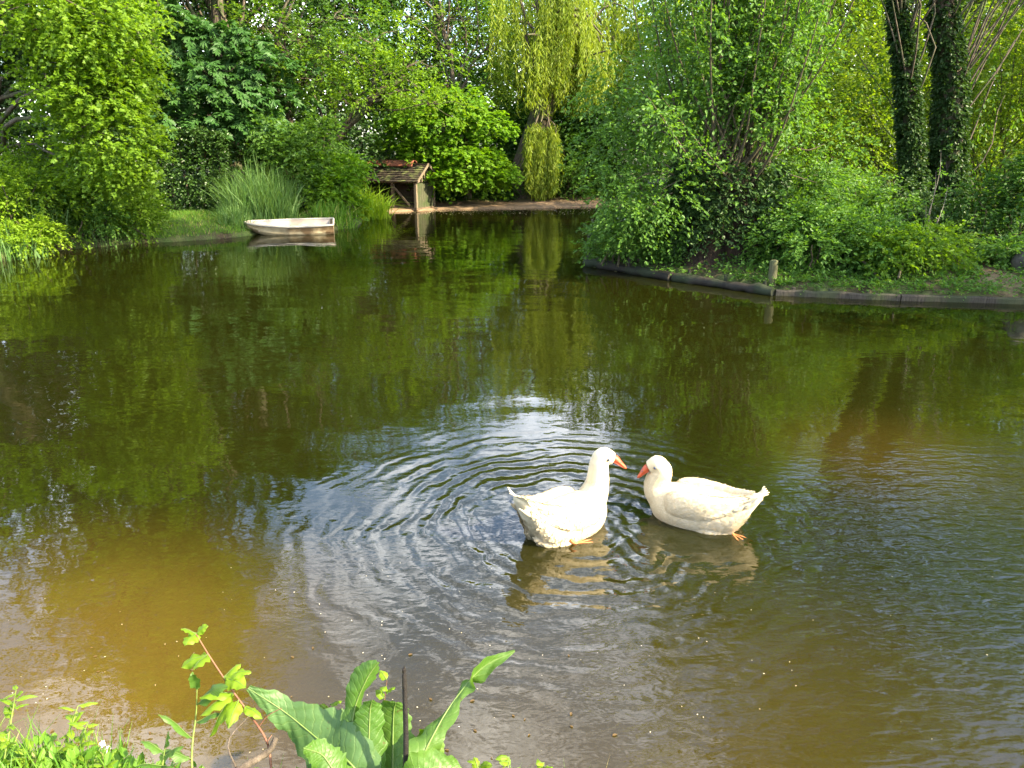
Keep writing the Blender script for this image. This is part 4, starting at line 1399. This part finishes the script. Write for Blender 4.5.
FEATHER = (np.array([(0, 0, 0), (.30, -.24, 0), (.70, -.27, .008), (.93, -.15, .018), (1, 0, .022), (.93, .15, .018), (.70, .27, .008), (.30, .24, 0)], float), [(0, 1, 2, 3), (0, 3, 4, 5), (0, 5, 6, 7)])
FEATHERS = leaf_mat("white_feathers", (0.52, 0.43, 0.275), (0.60, 0.515, 0.365), .2, (1, .95, .8), rough=.7, spec=.15)


def lathe_x(m, rings, sides=32):
    """rings: (x, y, z centre, half width, half height); closed at both ends"""
    rings = catmull(rings, len(rings) * 5)
    rings[:, 3:] = np.maximum(rings[:, 3:], .002)
    a = np.linspace(0, 2 * PI, sides, endpoint=False)
    G = np.array([[(x, y + w * math.cos(q), z + h * math.sin(q)) for q in np.r_[a, a[:1]]] for x, y, z, w, h in rings])
    m.grid(G)
    for e in (0, -1):
        m.add(G[e][:-1], [tuple(range(sides)) if e else tuple(range(sides - 1, -1, -1))])


def goose(label, loc, heading, neck, head, bill, tail_up, foot_spec, seed, head_turn=0.0):
    o = thing("goose", label, "goose", loc, "white geese on the pond")
    o.rotation_euler = (0, 0, heading)
    o.scale = (.88, .88, .88)
    o['_o'] = [0, 0, 0]
    m = MB()
    tu = tail_up
    lathe_x(m, [(-.44, 0, .215 + tu, .022, .012), (-.41, 0, .190 + tu, .060, .042), (-.36, 0, .145 + tu * .8, .085, .078), (-.30, 0, .100 + tu * .45, .118, .118), (-.22, 0, .075 + tu * .15, .146, .142),
                (-.10, 0, .07, .168, .160), (.02, 0, .065, .175, .165), (.12, 0, .07, .165, .158), (.20, 0, .08, .138, .138), (.26, 0, .09, .095, .10), (.295, 0, .10, .04, .045)])
    nk = catmull([q[:3] for q in neck], 16)
    nr_ = np.interp(np.linspace(0, len(neck) - 1, 16), range(len(neck)), [q[3] for q in neck])
    m.tube(nk, nr_, 20)
    hd = catmull([q[:3] for q in head], 10)
    hr_ = np.interp(np.linspace(0, len(head) - 1, 10), range(len(head)), [q[3] for q in head])
    m.tube(hd, hr_, 20)
    for s in (-1, 1):        # folded wings lie as raised shells on the flanks, their tips crossing over the rump
        wg = [(.17, s * .10, .13, .03, .05), (.12, s * .12, .14, .055, .085), (.02, s * .128, .145, .062, .10), (-.10, s * .120, .150, .060, .095), (-.22, s * .085, .165 + tu * .3, .050, .066),
              (-.31, s * .05, .195 + tu * .6, .032, .034), (-.37, s * .028, .22 + tu * .8, .014, .014)]
        lathe_x(m, wg)
        for k in range(5):   # flight feathers, each edge standing a little proud of the one below
            x0, z0 = -.04 - .04 * k, .110 + .020 * k
            lathe_x(m, [(x0, s * (.165 - .012 * k), z0, .006, .008), (x0 - .10, s * (.162 - .016 * k), z0 + .012, .011, .016), (x0 - .20, s * (.122 - .014 * k), z0 + .04 + tu * .25, .012, .017), (x0 - .25, s * (.09 - .012 * k), z0 + .06 + tu * .45, .004, .005)], 12)
        for k in range(4):   # tail feathers
            y0 = s * (.012 + .018 * k)
            lathe_x(m, [(-.30, y0 * .8, .15 + tu * .6, .016, .006), (-.40, y0, .207 + tu, .02, .006), (-.455 + .012 * k, y0 * 1.35, .237 + tu * 1.12, .014, .006), (-.475 + .014 * k, y0 * 1.4, .243 + tu * 1.15, .004, .004)], 10)
        lathe_x(m, [(.06, s * .10, .02, .03, .03), (-.12, s * .112, .0, .05, .06), (-.24, s * .07, .02, .045, .06), (-.31, s * .045, .06, .02, .03)])
    tmp = m.build("body", PLUME, smooth=True)
    md = tmp.modifiers.new("r", 'REMESH')
    md.mode = 'VOXEL'
    md.voxel_size = .0042
    sm = tmp.modifiers.new("s", 'SMOOTH')
    sm.factor, sm.iterations = .5, 9
    dg = bpy.context.evaluated_depsgraph_get()
    me = bpy.data.meshes.new_from_object(tmp.evaluated_get(dg))
    me.name = "body"
    bpy.data.objects.remove(tmp)
    me.materials.clear()
    me.materials.append(PLUME)
    for pl in me.polygons:
        pl.use_smooth = True
    b = bpy.data.objects.new("body", me)
    COL.objects.link(b)
    b.parent = o
    b['_o'] = [0, 0, 0]
    # plumage: overlapping contour feathers that follow the body towards the tail
    rg_ = rng_(600 + seed)
    np_ = len(me.polygons)
    cen, nor, ar = np.zeros(np_ * 3, np.float32), np.zeros(np_ * 3, np.float32), np.zeros(np_, np.float32)
    me.polygons.foreach_get("center", cen)
    me.polygons.foreach_get("normal", nor)
    me.polygons.foreach_get("area", ar)
    cen, nor = cen.reshape(-1, 3), nor.reshape(-1, 3)
    pick = rg_.choice(np_, 11000, p=ar / ar.sum())
    pick = pick[cen[pick][:, 2] > -.01]
    c_, n_ = cen[pick], nor[pick]
    neckish = np.clip((c_[:, 0] - .12) / .12, 0, 1)
    back = np.array((-1.0, 0, .10)) * (1 - neckish)[:, None] + np.array((-.25, 0, -1.0)) * neckish[:, None]
    dr_ = back - n_ * np.sum(back * n_, -1, keepdims=True) + rg_.normal(0, .10, c_.shape)
    sz_ = (.013 + .020 * np.clip((.16 - c_[:, 0]) / .4, 0, 1)) * rg_.uniform(.75, 1.2, len(c_)) * (1 - .45 * neckish)
    keep = (c_[:, 2] < .30 + .1 * (c_[:, 0] < 0)) & (c_[:, 0] > -.355)
    pl = MB()
    place_leaves(pl, FEATHER, (c_ + n_ * .0012)[keep], dr_[keep], (n_ + rg_.normal(0, .02, n_.shape) - dr_ * .006)[keep], sz_[keep], rg_.uniform(0, 1, keep.sum()))
    pl.build('plumage', FEATHERS, o)
    # bill
    b0, b1 = np.array(bill[0]), np.array(bill[1])
    d = nrm(b1 - b0)
    sd_ = nrm(np.cross(d, (0, 0, 1)))
    up = np.cross(sd_, d)
    L_ = np.linalg.norm(b1 - b0)
    def beak(prof):
        k = MB()
        a = np.linspace(0, 2 * PI, 17)
        G = np.array([[b0 + d * (t * L_) + up * z_ + sd_ * (w_ * math.cos(q)) + up * (h_ * math.sin(q)) for q in a] for t, z_, w_, h_ in prof])
        k.grid(G)
        for e in (0, -1):
            k.add(G[e][:-1], [tuple(range(16))])
        return k
    ub = beak([(-.15, .004, .026, .026), (.1, .004, .025, .023), (.35, .0, .021, .0165), (.65, -.005, .0175, .011), (.88, -.010, .0145, .0085), (1.0, -.014, .007, .005)]).build('upper_bill', BILL, o, smooth=True)
    beak([(.0, -.016, .020, .009), (.4, -.015, .017, .007), (.8, -.017, .012, .005), (.95, -.018, .006, .003)]).build('lower_bill', BILL, o, smooth=True)
    for s in (-1, 1):
        k = MB()
        q = b0 + d * (.36 * L_) + up * .009 + sd_ * (s * .0165)
        k.tube([q - d * .006, q + d * .006], .003, 6)
        k.build('nostril', EYE, ub)
    # eyes
    hc, hr0 = np.array(head[2][:3]), head[2][3]
    for s in (-1, 1):
        k = MB()
        e = hc + d * (.020) + sd_ * (s * (hr0 - .0045)) + (0, 0, .008)
        lat = np.linspace(0, PI, 9)
        G = np.array([[e + .0105 * np.array((math.sin(u_) * math.cos(q), math.sin(u_) * math.sin(q), math.cos(u_))) for q in np.linspace(0, 2 * PI, 13)] for u_ in lat])
        k.grid(G)
        k.build('eye', EYE, o, smooth=True)
    # paddling feet, just breaking the surface
    for q0, az, ln, wd in foot_spec:
        k = MB()
        q0 = np.array(q0) - (0, 0, .013)
        f = np.array((math.cos(az), math.sin(az), 0))
        g_ = np.array((-f[1], f[0], 0))
        k.tube([q0 + (0, 0, .05) - f * .03, q0 + (0, 0, .02), q0 + f * .03 + (0, 0, .006)], [.014, .011, .011], 8)
        tips = [q0 + f * (.03 + ln * c_) + g_ * wd * s_ + (0, 0, .004) for c_, s_ in ((.9, -1), (1.0, 0), (.9, 1))]
        for t_ in tips:
            k.tube([q0 + f * .02 + (0, 0, .007), (q0 + t_) / 2 + (0, 0, .008), t_], [.009, .007, .004], 7)
        w0 = q0 + f * .025
        top = np.array([w0, tips[0], (tips[0] + tips[1]) / 2 - f * .02, tips[1], (tips[1] + tips[2]) / 2 - f * .02, tips[2]]) + (0, 0, .004)
        bot = top - (0, 0, .005)
        k.add(np.vstack([top, bot]), [(0, 1, 2), (0, 2, 3), (0, 3, 4), (0, 4, 5), (6, 8, 7), (6, 9, 8), (6, 10, 9), (6, 11, 10)])
        k.build('foot', FOOT, o)
    return o


gl = P(568, 529)
goose("white goose with upright neck, its tail towards the bank, touching bills with the other goose", (gl[0], gl[1], .0), R(38),
      [(.14, 0, .09, .13), (.215, 0, .17, .102), (.25, -.004, .26, .080), (.252, -.008, .345, .069), (.255, -.012, .41, .063), (.272, -.018, .445, .056)],
      [(.248, -.010, .415, .05), (.262, -.014, .440, .060), (.290, -.026, .452, .061), (.337, -.052, .432, .043)], [(.352, -.064, .424), (.415, -.114, .372)],
      .13, [((-.10, -.165, 0), R(-12), .16, .05)], 1)
gr = P(692, 519)
goose("white goose with drawn-back curved neck and frayed tail, facing the upright goose", (gr[0], gr[1], .0), R(180 - 29),
      [(.13, 0, .09, .135), (.228, 0, .14, .108), (.258, 0, .21, .088), (.234, .006, .28, .073), (.226, .010, .318, .067), (.246, .018, .350, .057)],
      [(.226, .012, .325, .05), (.240, .015, .345, .059), (.262, .022, .356, .061), (.309, .036, .328, .044)], [(.322, .042, .318), (.385, .068, .258)],
      .05, [((-.27, .06, 0), R(150), .13, .05)], 2)

# ------------------------------------------------------------------ near bank plants
DOCK = leaf_mat("leaf_dock", (0.038, 0.095, 0.013), (0.075, 0.145, 0.021), .36, rough=.45, spec=.35)
DOCK_B = leaf_mat("leaf_dock_blue", (0.04, 0.095, 0.026), (0.065, 0.125, 0.04), .3, rough=.5, spec=.3)
RIB = noise_mat("dock_midrib", (0.07, 0.12, 0.025), (0.11, 0.15, 0.04), 20, .5, .1)
STEM_RED = noise_mat("red_stem", (0.09, 0.035, 0.02), (0.17, 0.08, 0.045), 25, .6, .2)
STEM_GRN = noise_mat("green_stem", (0.08, 0.12, 0.02), (0.14, 0.18, 0.04), 25, .6, .2)


def vein_bump(mat, sc):
    n, l = mat.node_tree.nodes, mat.node_tree.links
    p = next(q for q in n if q.type == 'BSDF_PRINCIPLED')
    t = n.new("ShaderNodeTexCoord")
    v = n.new("ShaderNodeTexNoise")
    v.inputs['Scale'].default_value = sc
    v.inputs['Detail'].default_value = 3
    v.inputs['Distortion'].default_value = .6
    b = n.new("ShaderNodeBump")
    b.inputs['Strength'].default_value = .6
    b.inputs['Distance'].default_value = .006
    l.new(t.outputs['Object'], v.inputs['Vector'])
    l.new(v.outputs['Fac'], b.inputs['Height'])
    l.new(b.outputs[0], p.inputs['Normal'])


def side_veins(mat):
    """pale side veins that leave the midrib at an angle, and a few brown spots; both lie in leaf coordinates"""
    n, l = mat.node_tree.nodes, mat.node_tree.links
    p = next(q for q in n if q.type == 'BSDF_PRINCIPLED')
    src = p.inputs['Base Color'].links[0].from_socket
    old = [k.to_socket for k in src.links if k.to_node.type != 'OUTPUT_MATERIAL']
    at1, at2 = n.new("ShaderNodeAttribute"), n.new("ShaderNodeAttribute")
    at1.attribute_name, at2.attribute_name = "along", "across"

    def mth(op, a, b=None, c=None):
        k = n.new("ShaderNodeMath")
        k.operation = op
        for i, v in enumerate((a, b, c)):
            if v is None:
                continue
            if isinstance(v, (int, float)):
                k.inputs[i].default_value = v
            else:
                l.new(v, k.inputs[i])
        return k.outputs[0]
    t = n.new("ShaderNodeTexCoord")
    no = n.new("ShaderNodeTexNoise")
    no.inputs['Scale'].default_value = 30
    no.inputs['Detail'].default_value = 4
    l.new(t.outputs['Object'], no.inputs['Vector'])
    ph = mth('ADD', mth('SUBTRACT', mth('MULTIPLY', at1.outputs['Fac'], 19), mth('MULTIPLY', mth('ABSOLUTE', at2.outputs['Fac']), 1.6)), mth('MULTIPLY', no.outputs['Fac'], 1.3))
    tri = mth('MULTIPLY', mth('ABSOLUTE', mth('SUBTRACT', mth('FRACT', ph), .5)), 2)
    vein = mth('POWER', mth('SUBTRACT', 1, tri), 7)
    mx = n.new("ShaderNodeMix")
    mx.data_type = 'RGBA'
    mx.inputs[7].default_value = (.13, .19, .05, 1)
    l.new(mth('MULTIPLY', vein, .28), mx.inputs[0])
    l.new(src, mx.inputs[6])
    n2 = n.new("ShaderNodeTexNoise")
    n2.inputs['Scale'].default_value = 55
    n2.inputs['Detail'].default_value = 2
    l.new(t.outputs['Object'], n2.inputs['Vector'])
    sp = n.new("ShaderNodeMapRange")
    sp.inputs[1].default_value, sp.inputs[2].default_value = .70, .76
    l.new(n2.outputs['Fac'], sp.inputs[0])
    m2 = n.new("ShaderNodeMix")
    m2.data_type = 'RGBA'
    m2.inputs[7].default_value = (.07, .045, .015, 1)
    l.new(mth('MULTIPLY', sp.outputs[0], .8), m2.inputs[0])
    l.new(mx.outputs[2], m2.inputs[6])
    for k in old:
        l.new(m2.outputs[2], k)
    h = mth('ADD', mth('MULTIPLY', vein, -.35), mth('MULTIPLY', no.outputs['Fac'], 1.3))
    b = n.new("ShaderNodeBump")
    b.inputs['Strength'].default_value = .6
    b.inputs['Distance'].default_value = .004
    l.new(h, b.inputs['Height'])
    l.new(b.outputs[0], p.inputs['Normal'])


side_veins(DOCK)
side_veins(DOCK_B)


def big_leaf(parent, pts, width, side, rg_, mat, cup=.25, wave=.12, prof=None, n_=48, m_=13, name='leaf', rib=.0034):
    """a broad leaf: midrib through pts, half width along it, blade spread along `side`"""
    mid = catmull(pts, n_)
    T = nrm(np.gradient(mid, axis=0))
    s = np.asarray(side, float)
    t = np.linspace(0, 1, n_)
    if prof is None:
        pw = np.sin(PI * np.clip(t, 0, 1) ** .8) ** .7
        pw[0] = .06
    else:
        pw = np.interp(t, np.linspace(0, 1, len(prof)), prof)
    u = np.linspace(-1, 1, m_)
    G = np.zeros((n_, m_, 3))
    ph = rg_.uniform(0, 6, 4)
    for i in range(n_):
        si = s[i * (len(s) - 1) // (n_ - 1)] if s.ndim == 2 else s
        if s.ndim == 2:
            f = t[i] * (len(s) - 1)
            k = min(int(f), len(s) - 2)
            si = s[k] + (s[k + 1] - s[k]) * (f - k)
        si = nrm(si - T[i] * np.dot(si, T[i]))
        nn = np.cross(T[i], si)
        for j in range(m_):
            a = abs(u[j])
            rag = 1 + (.08 * math.sin(t[i] * 38 + ph[0] + (3 if u[j] > 0 else 0)) + (.07 * math.sin(t[i] * 83 + ph[3] * (1 if u[j] > 0 else 2)) if n_ > 20 else 0)) * a + .08 * math.sin(t[i] * 17 + ph[1] + 2 * u[j])
            h = cup * a * a * width * pw[i] + wave * width * a ** 1.5 * math.sin(t[i] * 22 + ph[2] + (2 if u[j] > 0 else 0)) + .035 * width * math.sin(a * 9 + t[i] * 60 * (1 if u[j] > 0 else 1.0)) * a * (1 - a) * 4
            G[i, j] = mid[i] + si * (u[j] * width * pw[i] * rag) + nn * h
    k = MB()
    k.grid(G, rg_.uniform(.2, .8))
    lf = k.build(name, mat, parent, smooth=True)
    lf.data.attributes.new("along", 'FLOAT', 'POINT').data.foreach_set("value", np.repeat(t, m_).astype(np.float32))
    lf.data.attributes.new("across", 'FLOAT', 'POINT').data.foreach_set("value", np.tile(u, n_).astype(np.float32))
    r = MB()
    r.tube(mid - np.cross(T, np.broadcast_to(nrm(s[0] if s.ndim == 2 else s), T.shape)) * .0012, np.linspace(rib, rib * .25, n_), 6)
    r.build('midrib', RIB, lf, smooth=True)
    return lf


def dock():
    rg_ = rng_(401)
    b = np.array((-.33, 1.50, hz(-.33, 1.5)))
    o = thing("dock_plant", "big dock plant with broad wavy leaves on the near bank", "plant", b)
    RT = np.array((1.0, 0.1, .1))
    # (midrib pixels with distances), half width, spread direction
    big_leaf(o, [b + (.0, .0, .0), Q(352, 765, 1.52), Q(322, 742, 1.58), Q(285, 712, 1.62), Q(248, 688, 1.62)], .085, [(.5, .3, .8), (.45, .3, .9), (.55, .3, .8), (.3, .5, .7)], rg_, DOCK_B, .15, .10, [.12, .45, .8, 1.0, .95, .75, .45, .3, .1])
    big_leaf(o, [b + (0, .01, 0), Q(352, 760, 1.54), Q(354, 712, 1.6), Q(366, 680, 1.62), Q(378, 662, 1.63)], .027, [(.8, .6, 0), (.7, .7, 0), (.9, .3, .2), (.8, .2, .5)], rg_, DOCK, .9, .05, [.5, .75, .8, .8, .9, 1.2, 1.0, .2])
    big_leaf(o, [b + (.02, .0, 0), Q(370, 790, 1.5), Q(369, 745, 1.55), Q(370, 712, 1.58), Q(372, 700, 1.58)], .044, [(1, .25, 0), (1, .25, 0)], rg_, DOCK, .35, .04, [.5, .9, 1.0, 1.0, .85, .55, .1])
    big_leaf(o, [b + (.05, .02, 0), Q(394, 790, 1.53), Q(393, 745, 1.6), Q(394, 712, 1.64), Q(396, 702, 1.64)], .052, [(1, -.15, .1), (1, -.15, .1)], rg_, DOCK, .25, .05, [.5, .9, 1.0, 1.0, .9, .7, .2])
    big_leaf(o, [b + (.06, 0, 0), Q(418, 768, 1.5), Q(436, 730, 1.56), Q(456, 698, 1.63), Q(482, 668, 1.68), Q(515, 651, 1.71)], .036, [(.6, .5, .35), (.55, .6, .4), (.6, .4, .5), (.5, .3, .6)], rg_, DOCK, .55, .22, [.15, .8, 1.3, 1.05, .72, .7, .5, .8, .7, .35, .1])
    big_leaf(o, [b + (.08, -.02, 0), Q(410, 790, 1.42), Q(432, 768, 1.44), Q(462, 768, 1.46)], .05, [(0, .6, .7), (0, .7, .6)], rg_, DOCK, .3, .1)
    big_leaf(o, [b + (-.02, .0, 0), Q(338, 775, 1.47), Q(322, 755, 1.48), Q(303, 748, 1.46)], .042, [(.3, .6, .6), (.3, .7, .5)], rg_, DOCK, .3, .1)
    big_leaf(o, [b + (.0, .03, 0), Q(345, 760, 1.58), Q(338, 730, 1.66), Q(342, 708, 1.7)], .045, [(1, .2, .1), (1, .2, .2)], rg_, DOCK_B, .4, .08)
    big_leaf(o, [b + (.05, .04, 0), Q(420, 765, 1.6), Q(430, 742, 1.66), Q(440, 722, 1.68)], .05, [(1, .2, .1), (1, .2, .2)], rg_, L_FRESH, .4, .16)
    return o


dock()
o = thing("dry_stalk", "dark dry upright stalk among the dock leaves", "stalk", (Q(404, 790, 1.48)))
k = MB()
k.tube(catmull([Q(405, 800, 1.45), Q(406, 745, 1.48), Q(405, 700, 1.5), Q(404, 669, 1.51)], 14), np.r_[np.linspace(.0075, .0055, 13), .002], 8)
k.build('stalk', noise_mat("dry_dark_stalk", (0.004, 0.003, 0.003), (0.014, 0.011, 0.008), 30, .8, .5), o, smooth=True)
k = MB()
k.tube([Q(404, 672, 1.51), Q(404, 669, 1.51), Q(404.4, 666.5, 1.51)], [.0045, .005, .001], 8)
k.build('tip', noise_mat("dry_dark_tip", (0.006, 0.004, 0.003), (0.02, 0.014, 0.009), 30, .8, .5), o)


def stem_plant(name, label, cat, path, r, leaves_, leaf, stem, seed, tpl_w=.4, side_twigs=(), n_=12, group=None):
    """leaves_: (t along the stem, direction, length, half width)"""
    rg_ = rng_(seed)
    path = np.asarray(path, float)
    o = thing(name, label, cat, path[0], group)
    s = MB()
    pth = catmull(path, 20)
    s.tube(pth, np.linspace(r, r * .45, 20), 8)
    for a, b in side_twigs:
        s.tube(catmull([a, (np.asarray(a) + b) / 2 + rg_.normal(0, .006, 3), b], 6), np.linspace(r * .5, r * .25, 6), 6)
    s.build('stem', stem, o, smooth=True)
    for t, d, ln, wd in leaves_:
        q = pth[int(np.clip(t, 0, 1) * 19)] if np.isscalar(t) else np.asarray(t, float)
        d = nrm(d)
        sd_ = nrm(np.cross(d, (0, 0, 1)) + rg_.normal(0, .25, 3))
        e = q + d * ln * .18
        big_leaf(o, [q, e, q + d * ln * .6 + (0, 0, .02 * ln), q + d * ln + (0, 0, -.14 * ln)], wd, sd_, rg_, leaf, rg_.uniform(.3, .6), .15, [.05, .08, .8, 1.0, .9, .65, .05], n_ + 6, 7, rib=.0010)
    return o


# arching bramble shoot at the left
br = [Q(272, 790, 1.5), Q(268, 745, 1.55), Q(250, 715, 1.6), Q(232, 690, 1.62), Q(212, 660, 1.64), Q(196, 634, 1.65)]
stem_plant("bramble_shoot", "arching reddish bramble shoot with fresh bright leaves at its tip", "plant", br, .0034,
           [(1.0, (-.5, -.2, .5), .045, .014), (1.0, (.6, .1, .5), .042, .012), (1.0, (-.1, -.6, .1), .05, .019), (.96, (-.6, .2, .3), .04, .013), (.88, (-1, -.3, -.25), .07, .024), (.88, (-.4, -.7, -.1), .05, .022),
            (.70, (1, .1, .3), .075, .020), (.72, (.9, -.4, .05), .075, .023), (.72, (.5, .4, .35), .055, .016), (.62, (-1, -.3, .2), .085, .018), (.58, (-.9, -.5, -.3), .09, .022), (.60, (-.6, -.5, -.9), .11, .024), (.56, (-.1, -.8, -.3), .07, .02),
            (.50, (.6, -.2, -.2), .06, .016)], L_LIME, STEM_RED, 411, side_twigs=[(Q(258, 728, 1.58), Q(282, 708, 1.6)), (Q(228, 686, 1.62), Q(236, 676, 1.62)), (Q(268, 745, 1.55), Q(272, 735, 1.55))])
stem_plant("willowherb", "dark stemmed plant with long green leaves left of the arching bramble", "plant", [Q(193, 800, 1.48), Q(192, 750, 1.55), Q(196, 715, 1.6), Q(197, 690, 1.62)], .003,
           [(1.0, (.1, -.3, 1), .085, .014), (1.0, (-.2, .2, 1), .06, .010), (.8, (.7, -.1, .65), .13, .018), (.45, (-.6, -.1, .9), .13, .013), (.6, (.8, .2, .3), .08, .014), (.3, (-.8, 0, .4), .09, .016)], DOCK, STEM_GRN, 412)
stem_plant("willowherb", "leafy young shoot between the willowherb and the bramble's base", "plant", [Q(160, 800, 1.45), Q(162, 770, 1.5), Q(165, 748, 1.52)], .003,
           [(1.0, (.3, 0, 1), .06, .014), (.9, (-.7, 0, .6), .07, .016), (.8, (.8, 0, .6), .07, .016), (.6, (-.6, -.4, .5), .07, .018), (.6, (.5, -.5, .4), .07, .018)], DOCK, STEM_GRN, 413)
o = thing("fallen_branch", "dark broken branch lying on the bank left of the dock", "branch", Q(235, 775, 1.45))
k = MB()
k.tube(catmull([Q(222, 785, 1.42), Q(245, 766, 1.47), Q(268, 752, 1.52), Q(276, 738, 1.55)], 14), np.linspace(.011, .007, 14) * rng_(3).uniform(.9, 1.12, 14), 9)
k.build('branch', BARK, o, smooth=True)
k = MB()
k.tube(catmull([Q(238, 772, 1.46), Q(228, 742, 1.5), Q(250, 715, 1.54)], 8), np.linspace(.003, .001, 8), 6)
k.build('twig', BARK, o, smooth=True)

# weeds at the left edge
WH = noise_mat("white_petals", (0.72, 0.66, 0.66), (0.82, 0.76, 0.75), 30, .7, .1)
weeds = [([Q(-8, 810, 1.5), Q(4, 760, 1.56), Q(12, 715, 1.62), Q(16, 690, 1.64)], "wispy weed at the picture's corner with pale upper leaves"),
         ([Q(40, 810, 1.5), Q(52, 765, 1.58), Q(68, 735, 1.62), Q(78, 706, 1.66)], "tall yellow-green weed with split leaves and a dark leaning stem"),
         ([Q(72, 810, 1.5), Q(74, 770, 1.57), Q(80, 745, 1.6), Q(88, 722, 1.63)], "yellow-green weed with white flower heads beside it"),
         ([Q(22, 810, 1.48), Q(26, 775, 1.54), Q(30, 750, 1.57)], "short bushy weed low in the corner of the bank"),
         ([Q(100, 815, 1.48), Q(104, 780, 1.53), Q(106, 758, 1.56)], "small weed ending the leafy patch at the bank's left")]
for i, (pt, lb) in enumerate(weeds):
    rg = rng_(430 + i)
    lv = []
    for t in np.linspace(.3, 1, 17):
        a = rg.uniform(0, 2 * PI)
        lv.append((t, (math.cos(a), math.sin(a) * .7, rg.uniform(-.1, .9)), rg.uniform(.025, .055), rg.uniform(.005, .010)))
    tw = []
    o = stem_plant("bank_weed", lb, "plant", pt, .0028, lv, L_LIME, STEM_GRN, 440 + i, n_=8)
    if i == 2:
        for q in (Q(92, 752, 1.62), Q(108, 750, 1.63), Q(102, 744, 1.64)):
            k = MB()
            k.tube(catmull([pt[0], (pt[0] + q) / 2, q], 6), .0012, 5)
            st_ = k.build('flower_stem', STEM_GRN, o)
            k = MB()
            n_ = 16
            u = nrm(rg.normal(0, 1, (n_, 3)) + (0, 0, .7))
            place_leaves(k, OVAL, np.repeat(q[None], n_, 0), u, rg.normal(0, 1, (n_, 3)), .011, .5)
            k.build('flower_head', WH, o)
# low turf and small leaves along the edge of the near bank
rg = rng_(460)
def near_pts(n, x0, x1, y0, y1):
    x, y = rg.uniform(x0, x1, n), rg.uniform(y0, y1, n)
    return np.column_stack([x, y, hgt(x, y) - .01])
turf = MB()
blades(turf, rg, near_pts(900, -1.75, -.98, 1.3, 1.76), .16, .006, .4)
blades(turf, rg, near_pts(500, -1.0, .35, 1.3, 1.72), .10, .005, .5)
blades(turf, rg, near_pts(190, -1.85, -1.0, 1.45, 1.86), .27, .0035, .25)
blades(turf, rg, near_pts(90, -1.0, .4, 1.45, 1.78), .17, .003, .25)
pts = near_pts(620, -1.85, -1.0, 1.35, 1.88)
sprays(turf, rg, pts, np.column_stack([rg.normal(0, .5, (len(pts), 2)), np.full(len(pts), 1.)]), .12, 6, OVAL, .035, .2, .9)
pts = near_pts(240, -.95, -.25, 1.3, 1.66)
sprays(turf, rg, pts, np.column_stack([rg.normal(0, .5, (len(pts), 2)), np.full(len(pts), 1.)]), .10, 6, OVAL, .026, .2, .9)
pts = near_pts(220, -.1, .4, 1.3, 1.74)
sprays(turf, rg, pts, np.column_stack([rg.normal(0, .5, (len(pts), 2)), np.full(len(pts), 1.)]), .10, 6, OVAL, .03, .2, .9)
tag(turf.build("bank_grass", L_GRASS), "short grass and tiny leaves along the lip of the near bank", "grass", kind='stuff')
for i, (px, lb) in enumerate(((505, "small pale leafed weed right of the dock plant"), (540, "low weed at the end of the greenery right of the dock"), (475, "yellow-green sprig right under the dock's long leaf"))):
    rg = rng_(470 + i)
    pt = [Q(px, 812, 1.5), Q(px + 2, 782, 1.56), Q(px + 4, 757 if i < 1 else 763, 1.6)]
    lv = [(t, (math.cos(a), math.sin(a) * .7, rg.uniform(0, .7)), rg.uniform(.03, .045), rg.uniform(.008, .012)) for t, a in zip(np.linspace(.3, 1, 9), rg.uniform(0, 2 * PI, 9))]
    stem_plant("bank_weed", lb, "plant", pt, .002, lv, L_LIME, STEM_GRN, 475 + i, n_=8)
for i, (a, b, lb) in enumerate(((Q(375, 745, 1.66), Q(387, 680, 1.7), "small yellowish shoot rising behind the dock's upright leaf"), (Q(300, 760, 1.62), Q(330, 705, 1.68), "thin shoot behind the dock's broad drooping leaf"))):
    rg = rng_(480 + i)
    lv = [(t, (math.cos(q), math.sin(q) * .6, rg.uniform(.1, .8)), .036, .012) for t, q in zip(np.linspace(.5, 1, 6), rg.uniform(0, 2 * PI, 6))]
    stem_plant("bank_weed", lb, "plant", [a - (0, 0, .1), (a + b) / 2 + (.006, 0, 0), b], .0016, lv, L_LIME, STEM_RED, 485 + i, n_=8)

# specks drifting on the water
rg = rng_(500)
fl = MB()
for _ in range(110):
    q = P(rg.uniform(0, 560) if rg.uniform() < .75 else rg.uniform(560, 1000), rg.uniform(560, 760), .003)
    place_leaves(fl, KITE, [q], [(math.cos(rg.uniform(0, 6)), math.sin(rg.uniform(0, 6)), 0)], [(0, 0, 1)], rg.uniform(.003, .009), rg.uniform())
for _ in range(500):
    q = np.array((rg.uniform(-4.2, 3), 0, .003))
    q[1] = rg.uniform(25.6, 28.4)
    place_leaves(fl, OVAL, [q], [(math.cos(rg.uniform(0, 6)), math.sin(rg.uniform(0, 6)), 0)], [(0, 0, 1)], rg.uniform(.02, .05), rg.uniform())
for _ in range(34):
    q = P(rg.uniform(20, 620), rg.uniform(640, 760), .003)
    place_leaves(fl, OVAL, [q], [(math.cos(rg.uniform(0, 6)), math.sin(rg.uniform(0, 6)), 0)], [(.1, .1, 1)], rg.uniform(.010, .022), 1, 1)
tag(fl.build("floating_specks", [leaf_mat("speck", (.35, .30, .18), (.6, .55, .4), .1), leaf_mat("drifting_leaf", (.05, .03, .012), (.10, .065, .025), .2)]), "tiny pale specks and petals drifting on the pond", "floating specks", kind='stuff')
